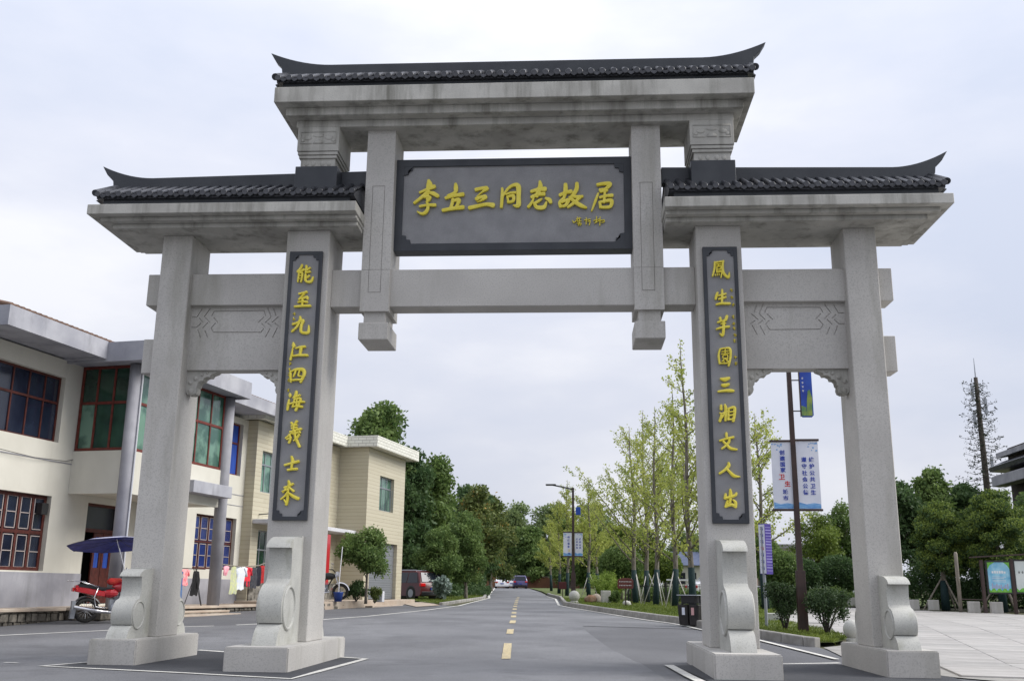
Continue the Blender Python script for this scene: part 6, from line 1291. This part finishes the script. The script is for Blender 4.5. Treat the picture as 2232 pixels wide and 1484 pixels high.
# trees on the right of the plaza
tree('broadleaf_tree', 'leafy tree against the sky right of the outer gate post', 16.1, 33, 2.0, 6.3, 1.6, f_dark, 17000, .18, 70, 16, .3, .12, 'tree belt behind the plaza', shell=.35)
tree('broadleaf_tree', 'dark tree with ragged top left of the telecom mast', 18.3, 34, 1.6, 6.9, 1.7, f_mid, 18000, .18, 71, 16, .3, .13, 'tree belt behind the plaza', shell=.35)
tree('broadleaf_tree', 'dark tree at the foot of the telecom mast', 20.4, 35, 1.3, 6.3, 1.9, f_dark, 18000, .18, 72, 16, .3, .13, 'tree belt behind the plaza')
tree('broadleaf_tree', 'dense tree in front of the dark house', 21.2, 29.5, .9, 5.3, 1.7, f_mid, 18000, .14, 73, 16, .3, .12, 'tree belt behind the plaza')
def tiered(label, x, y, z0, z1, w, seed):
    rng = np.random.default_rng(seed); t = thing('osmanthus_tree', label, 'tree', (x, y, gz(y)), 0, 'staked trees at the plaza edge')
    MB().tube([(0, 0, -.1), (0, 0, 1.2), (.05, 0, z1 * .8)], [.13, .11, .03], 8).build('trunk', bark, t, smooth=True); MB().tube([(0, 0, 0), (0, 0, z0 * .95)], [.18, .14], 12).build('trunk_wrap', wrapm, t, smooth=True)
    bl = []
    for i in range(20):
        f = i / 19; z = z0 + .35 + (z1 - z0 - .5) * f; prof = (math.sin(math.pi * (.18 + .78 * f)) ** .8); a = i * 2.4; q = w * prof * .55; s = w * rng.uniform(.32, .5) * (.55 + .45 * prof); bl.append((math.cos(a) * q, math.sin(a) * q, z, s, s, s * .55))
    leaves(rng, blob_points(rng, bl, 24000, .6), .085, f_light, 'crown_tips', t); P = blob_points(rng, [(b[0], b[1], b[2] - .07, b[3] * .9, b[4] * .9, b[5]) for b in bl], 22000, .3); leaves(rng, P, .1, f_dark, 'crown', t)
    for k_ in range(3): a = seed + k_ * 2.1; MB().tube([(math.cos(a) * .95, math.sin(a) * .7 - .1, 0), (0, 0, 1.45)], .035, 6).build('support_pole', polewood, t)
    return t
tiered('staked light green tree at the plaza edge right of the gate', 16.75, 28.9, 1.3, 4.6, 1.35, 3)
tiered('staked light green tree behind the wooden pole and boards', 18.6, 27.6, 1.5, 5.0, 1.55, 5)
tree('broadleaf_tree', 'small spreading tree with pale bark behind the near lamp', 15.4, 46, 1.6, 5.4, 2.0, f_light, 11000, .15, 76, 12, .2, .1, 'trees behind the clipped bushes', shell=.3)
tree('broadleaf_tree', 'yellow-green tree behind the signpost', 12.2, 47, 1.2, 5.0, 1.6, f_light, 10000, .15, 77, 12, .2, .1, 'trees behind the clipped bushes', shell=.3)
tree('broadleaf_tree', 'dark tree touching the outer right gate post', 17.6, 47, 1.0, 6.1, 2.0, f_mid, 12000, .17, 78, 12, .2, .1, 'trees behind the clipped bushes')
tree('broadleaf_tree', 'broad tree between the right gate posts, behind the hall', 14, 74, 1.0, 6.2, 3.0, f_far, 12000, .26, 79, 12, .2, .1, 'trees behind the clipped bushes')

# hedges and undergrowth
def hedge(name, label, pts, h, d, m, n, size, seed, cat='hedge'):
    rng = np.random.default_rng(seed); P = []
    for _ in range(n):
        i = rng.integers(len(pts) - 1); a, b = pts[i], pts[i + 1]; t = rng.random(); x = a[0] + (b[0] - a[0]) * t; y = a[1] + (b[1] - a[1]) * t
        f = 1 - .35 * rng.random() ** 2; th = rng.random() * math.pi; hh = h * (1 + .16 * math.sin(x * 2.3 + seed) + .1 * math.sin(x * 5.1))
        P.append((x + rng.normal(0, .05), y - math.cos(th) * d * f, gz(y) + .05 + math.sin(th) ** .6 * hh * f * rng.uniform(.55, 1)))
    o = leaves(rng, P, size, m, name); tag(o, label, cat); return o
hedge('hedge', 'dark hedge along the back of the plaza right of the outer gate post', [(14.6, 31.2), (19.0, 30.0), (22.5, 27.0)], 1.9, .7, f_dark, 30000, .12, 1)
hedge('hedge', 'clipped low hedge between the lamp and the outer right gate post', [(9.3, 33.8), (12, 34.5), (14.8, 35.5)], .75, .6, f_mid, 16000, .10, 2)
hedge('hedge', 'dark hedge strip nearer the plaza, behind the two bushes', [(8.4, 24.8), (10.5, 29.0), (13.2, 32.4)], .55, .45, f_dark, 15000, .09, 3)
hedge('hedge', 'dark undergrowth under the trees behind the maroon car', [(-9.5, 43.5), (-6.2, 45.5), (-6.0, 60), (-7.5, 80)], 1.9, .8, f_dark, 22000, .2, 4)
hedge('hedge', 'dark undergrowth closing the end of the road', [(-26, 134), (-14, 136), (-2, 136), (8, 118), (10, 100)], 3.2, 1.6, f_dark, 22000, .4, 5)
hedge('shrub', 'low dark shrub patch on the left kerb near the bend', [(-5.3, 52), (-4.9, 55.5)], .55, .6, f_dark, 5000, .10, 6, 'shrub')
hedge('hedge', 'hedge beyond the iron fence', [(3.8, 38.5), (8.5, 37.0), (11.0, 40.0)], .75, .5, f_mid, 12000, .12, 7)

def bush(name, label, x, y, z0, z1, w, m, n, size, seed, group=None, stems=6, zoff=.05):
    rng = np.random.default_rng(seed); rr = random.Random(seed); t = thing(name, label, 'bush', (x, y, gz(y, zoff)), 0, group); sm_ = MB(); bl = []
    for k_ in range(stems):
        a = k_ * 6.283 / stems + rr.uniform(-.3, .3); r_ = w * rr.uniform(.35, .85); zt = z0 + (z1 - z0) * rr.uniform(.25, .78)
        sm_.tube([(0, 0, -.03), (math.cos(a) * .05, math.sin(a) * .05, z0 * .5), (math.cos(a) * r_ * .5, math.sin(a) * r_ * .5, (z0 + zt) * .5), (math.cos(a) * r_, math.sin(a) * r_, zt)], [.022, .018, .012, .005], 6); q_ = w * rr.uniform(.26, .44); bl.append((math.cos(a) * r_, math.sin(a) * r_, zt, q_, q_, (z1 - z0) * .24))
    bl.append((0, 0, (z0 + z1) / 2, w * .6, w * .6, (z1 - z0) * .48))
    sm_.build('stem', barkdk, t, weld=False, smooth=True, normals=False); leaves(rng, blob_points(rng, bl, n, .3), size, m, 'foliage', t); return t
bush('bush', 'round dark bush left of the near lamp post', 5.98, 8.75, .22, 1.18, .42, f_shrub, 5000, .058, 1, 'round bushes by the near lamp', 8)
bush('bush', 'round dark bush right of the near lamp post', 6.66, 7.55, .22, 1.15, .50, f_shrub, 6000, .058, 2, 'round bushes by the near lamp', 9)
bush('bush', 'dark bush showing just right of the inner gate post', 5.35, 10.6, .25, .95, .38, f_shrub, 4200, .052, 3)
tree('small_tree', 'small bushy tree growing on the terrace of the beige house', -6.75, 22.2, .95, 2.75, 1.25, f_mid, 12000, .11, 91, 9, .45, .05, z=zg(22.2) + .25, shell=.3)
bush('flower_clump', 'orange-flowered leafy clump beside the small terrace tree', -6.55, 22.9, .05, .55, .22, f_olive, 1500, .08, 5, None, 5, .2)
bush('leafy_plant', 'grey-green broad-leaved plant right of the maroon car', -5.75, 36.2, .1, 1.1, .42, leafmat('leaf_grey', (.12, .17, .14), (.35, .42, .38), .3), 1800, .22, 6, None, 6)
bush('shrub', 'small round shrub beside the stone box on the lawn', 2.95, 32.4, .02, .62, .32, f_mid, 3500, .06, 7)
bush('shrub', 'dark potted shrub under the beige house canopy', -7.2, 22.6, .1, .75, .4, f_dark, 3000, .08, 8, None, 5, .25)
# bamboo-like grass clump
rng = np.random.default_rng(9); rr = random.Random(9); bc = thing('bamboo_clump', 'bright green feathery bamboo clump beside the far lamp', 'bamboo', (2.75, 37.5, gz(37.5, .03))); st = MB(); pts = []
for k_ in range(70):
    a = rr.random() * 6.283; r_ = rr.random() ** .6; h = rr.uniform(1.0, 1.75) * (1 - .25 * r_); P = [Vector((math.cos(a) * r_ * .4, math.sin(a) * r_ * .4, 0)), Vector((math.cos(a) * r_ * .7, math.sin(a) * r_ * .7, h * .6)), Vector((math.cos(a) * r_ * 1.15, math.sin(a) * r_ * 1.15, h))]
    st.tube(P, [.01, .007, .003], 4)
    for _ in range(110): u = rr.random() * 1.9; q = P[int(u)].lerp(P[int(u) + 1], u - int(u)) if u < 2 else P[2]; pts.append((q.x + rr.gauss(0, .05), q.y + rr.gauss(0, .05), q.z + rr.gauss(0, .05)))
st.build('stems', f_bamboo, bc, weld=False, normals=False); leaves(rng, pts, .14, f_bamboo, 'foliage', bc, aspect=.22, up=.8)
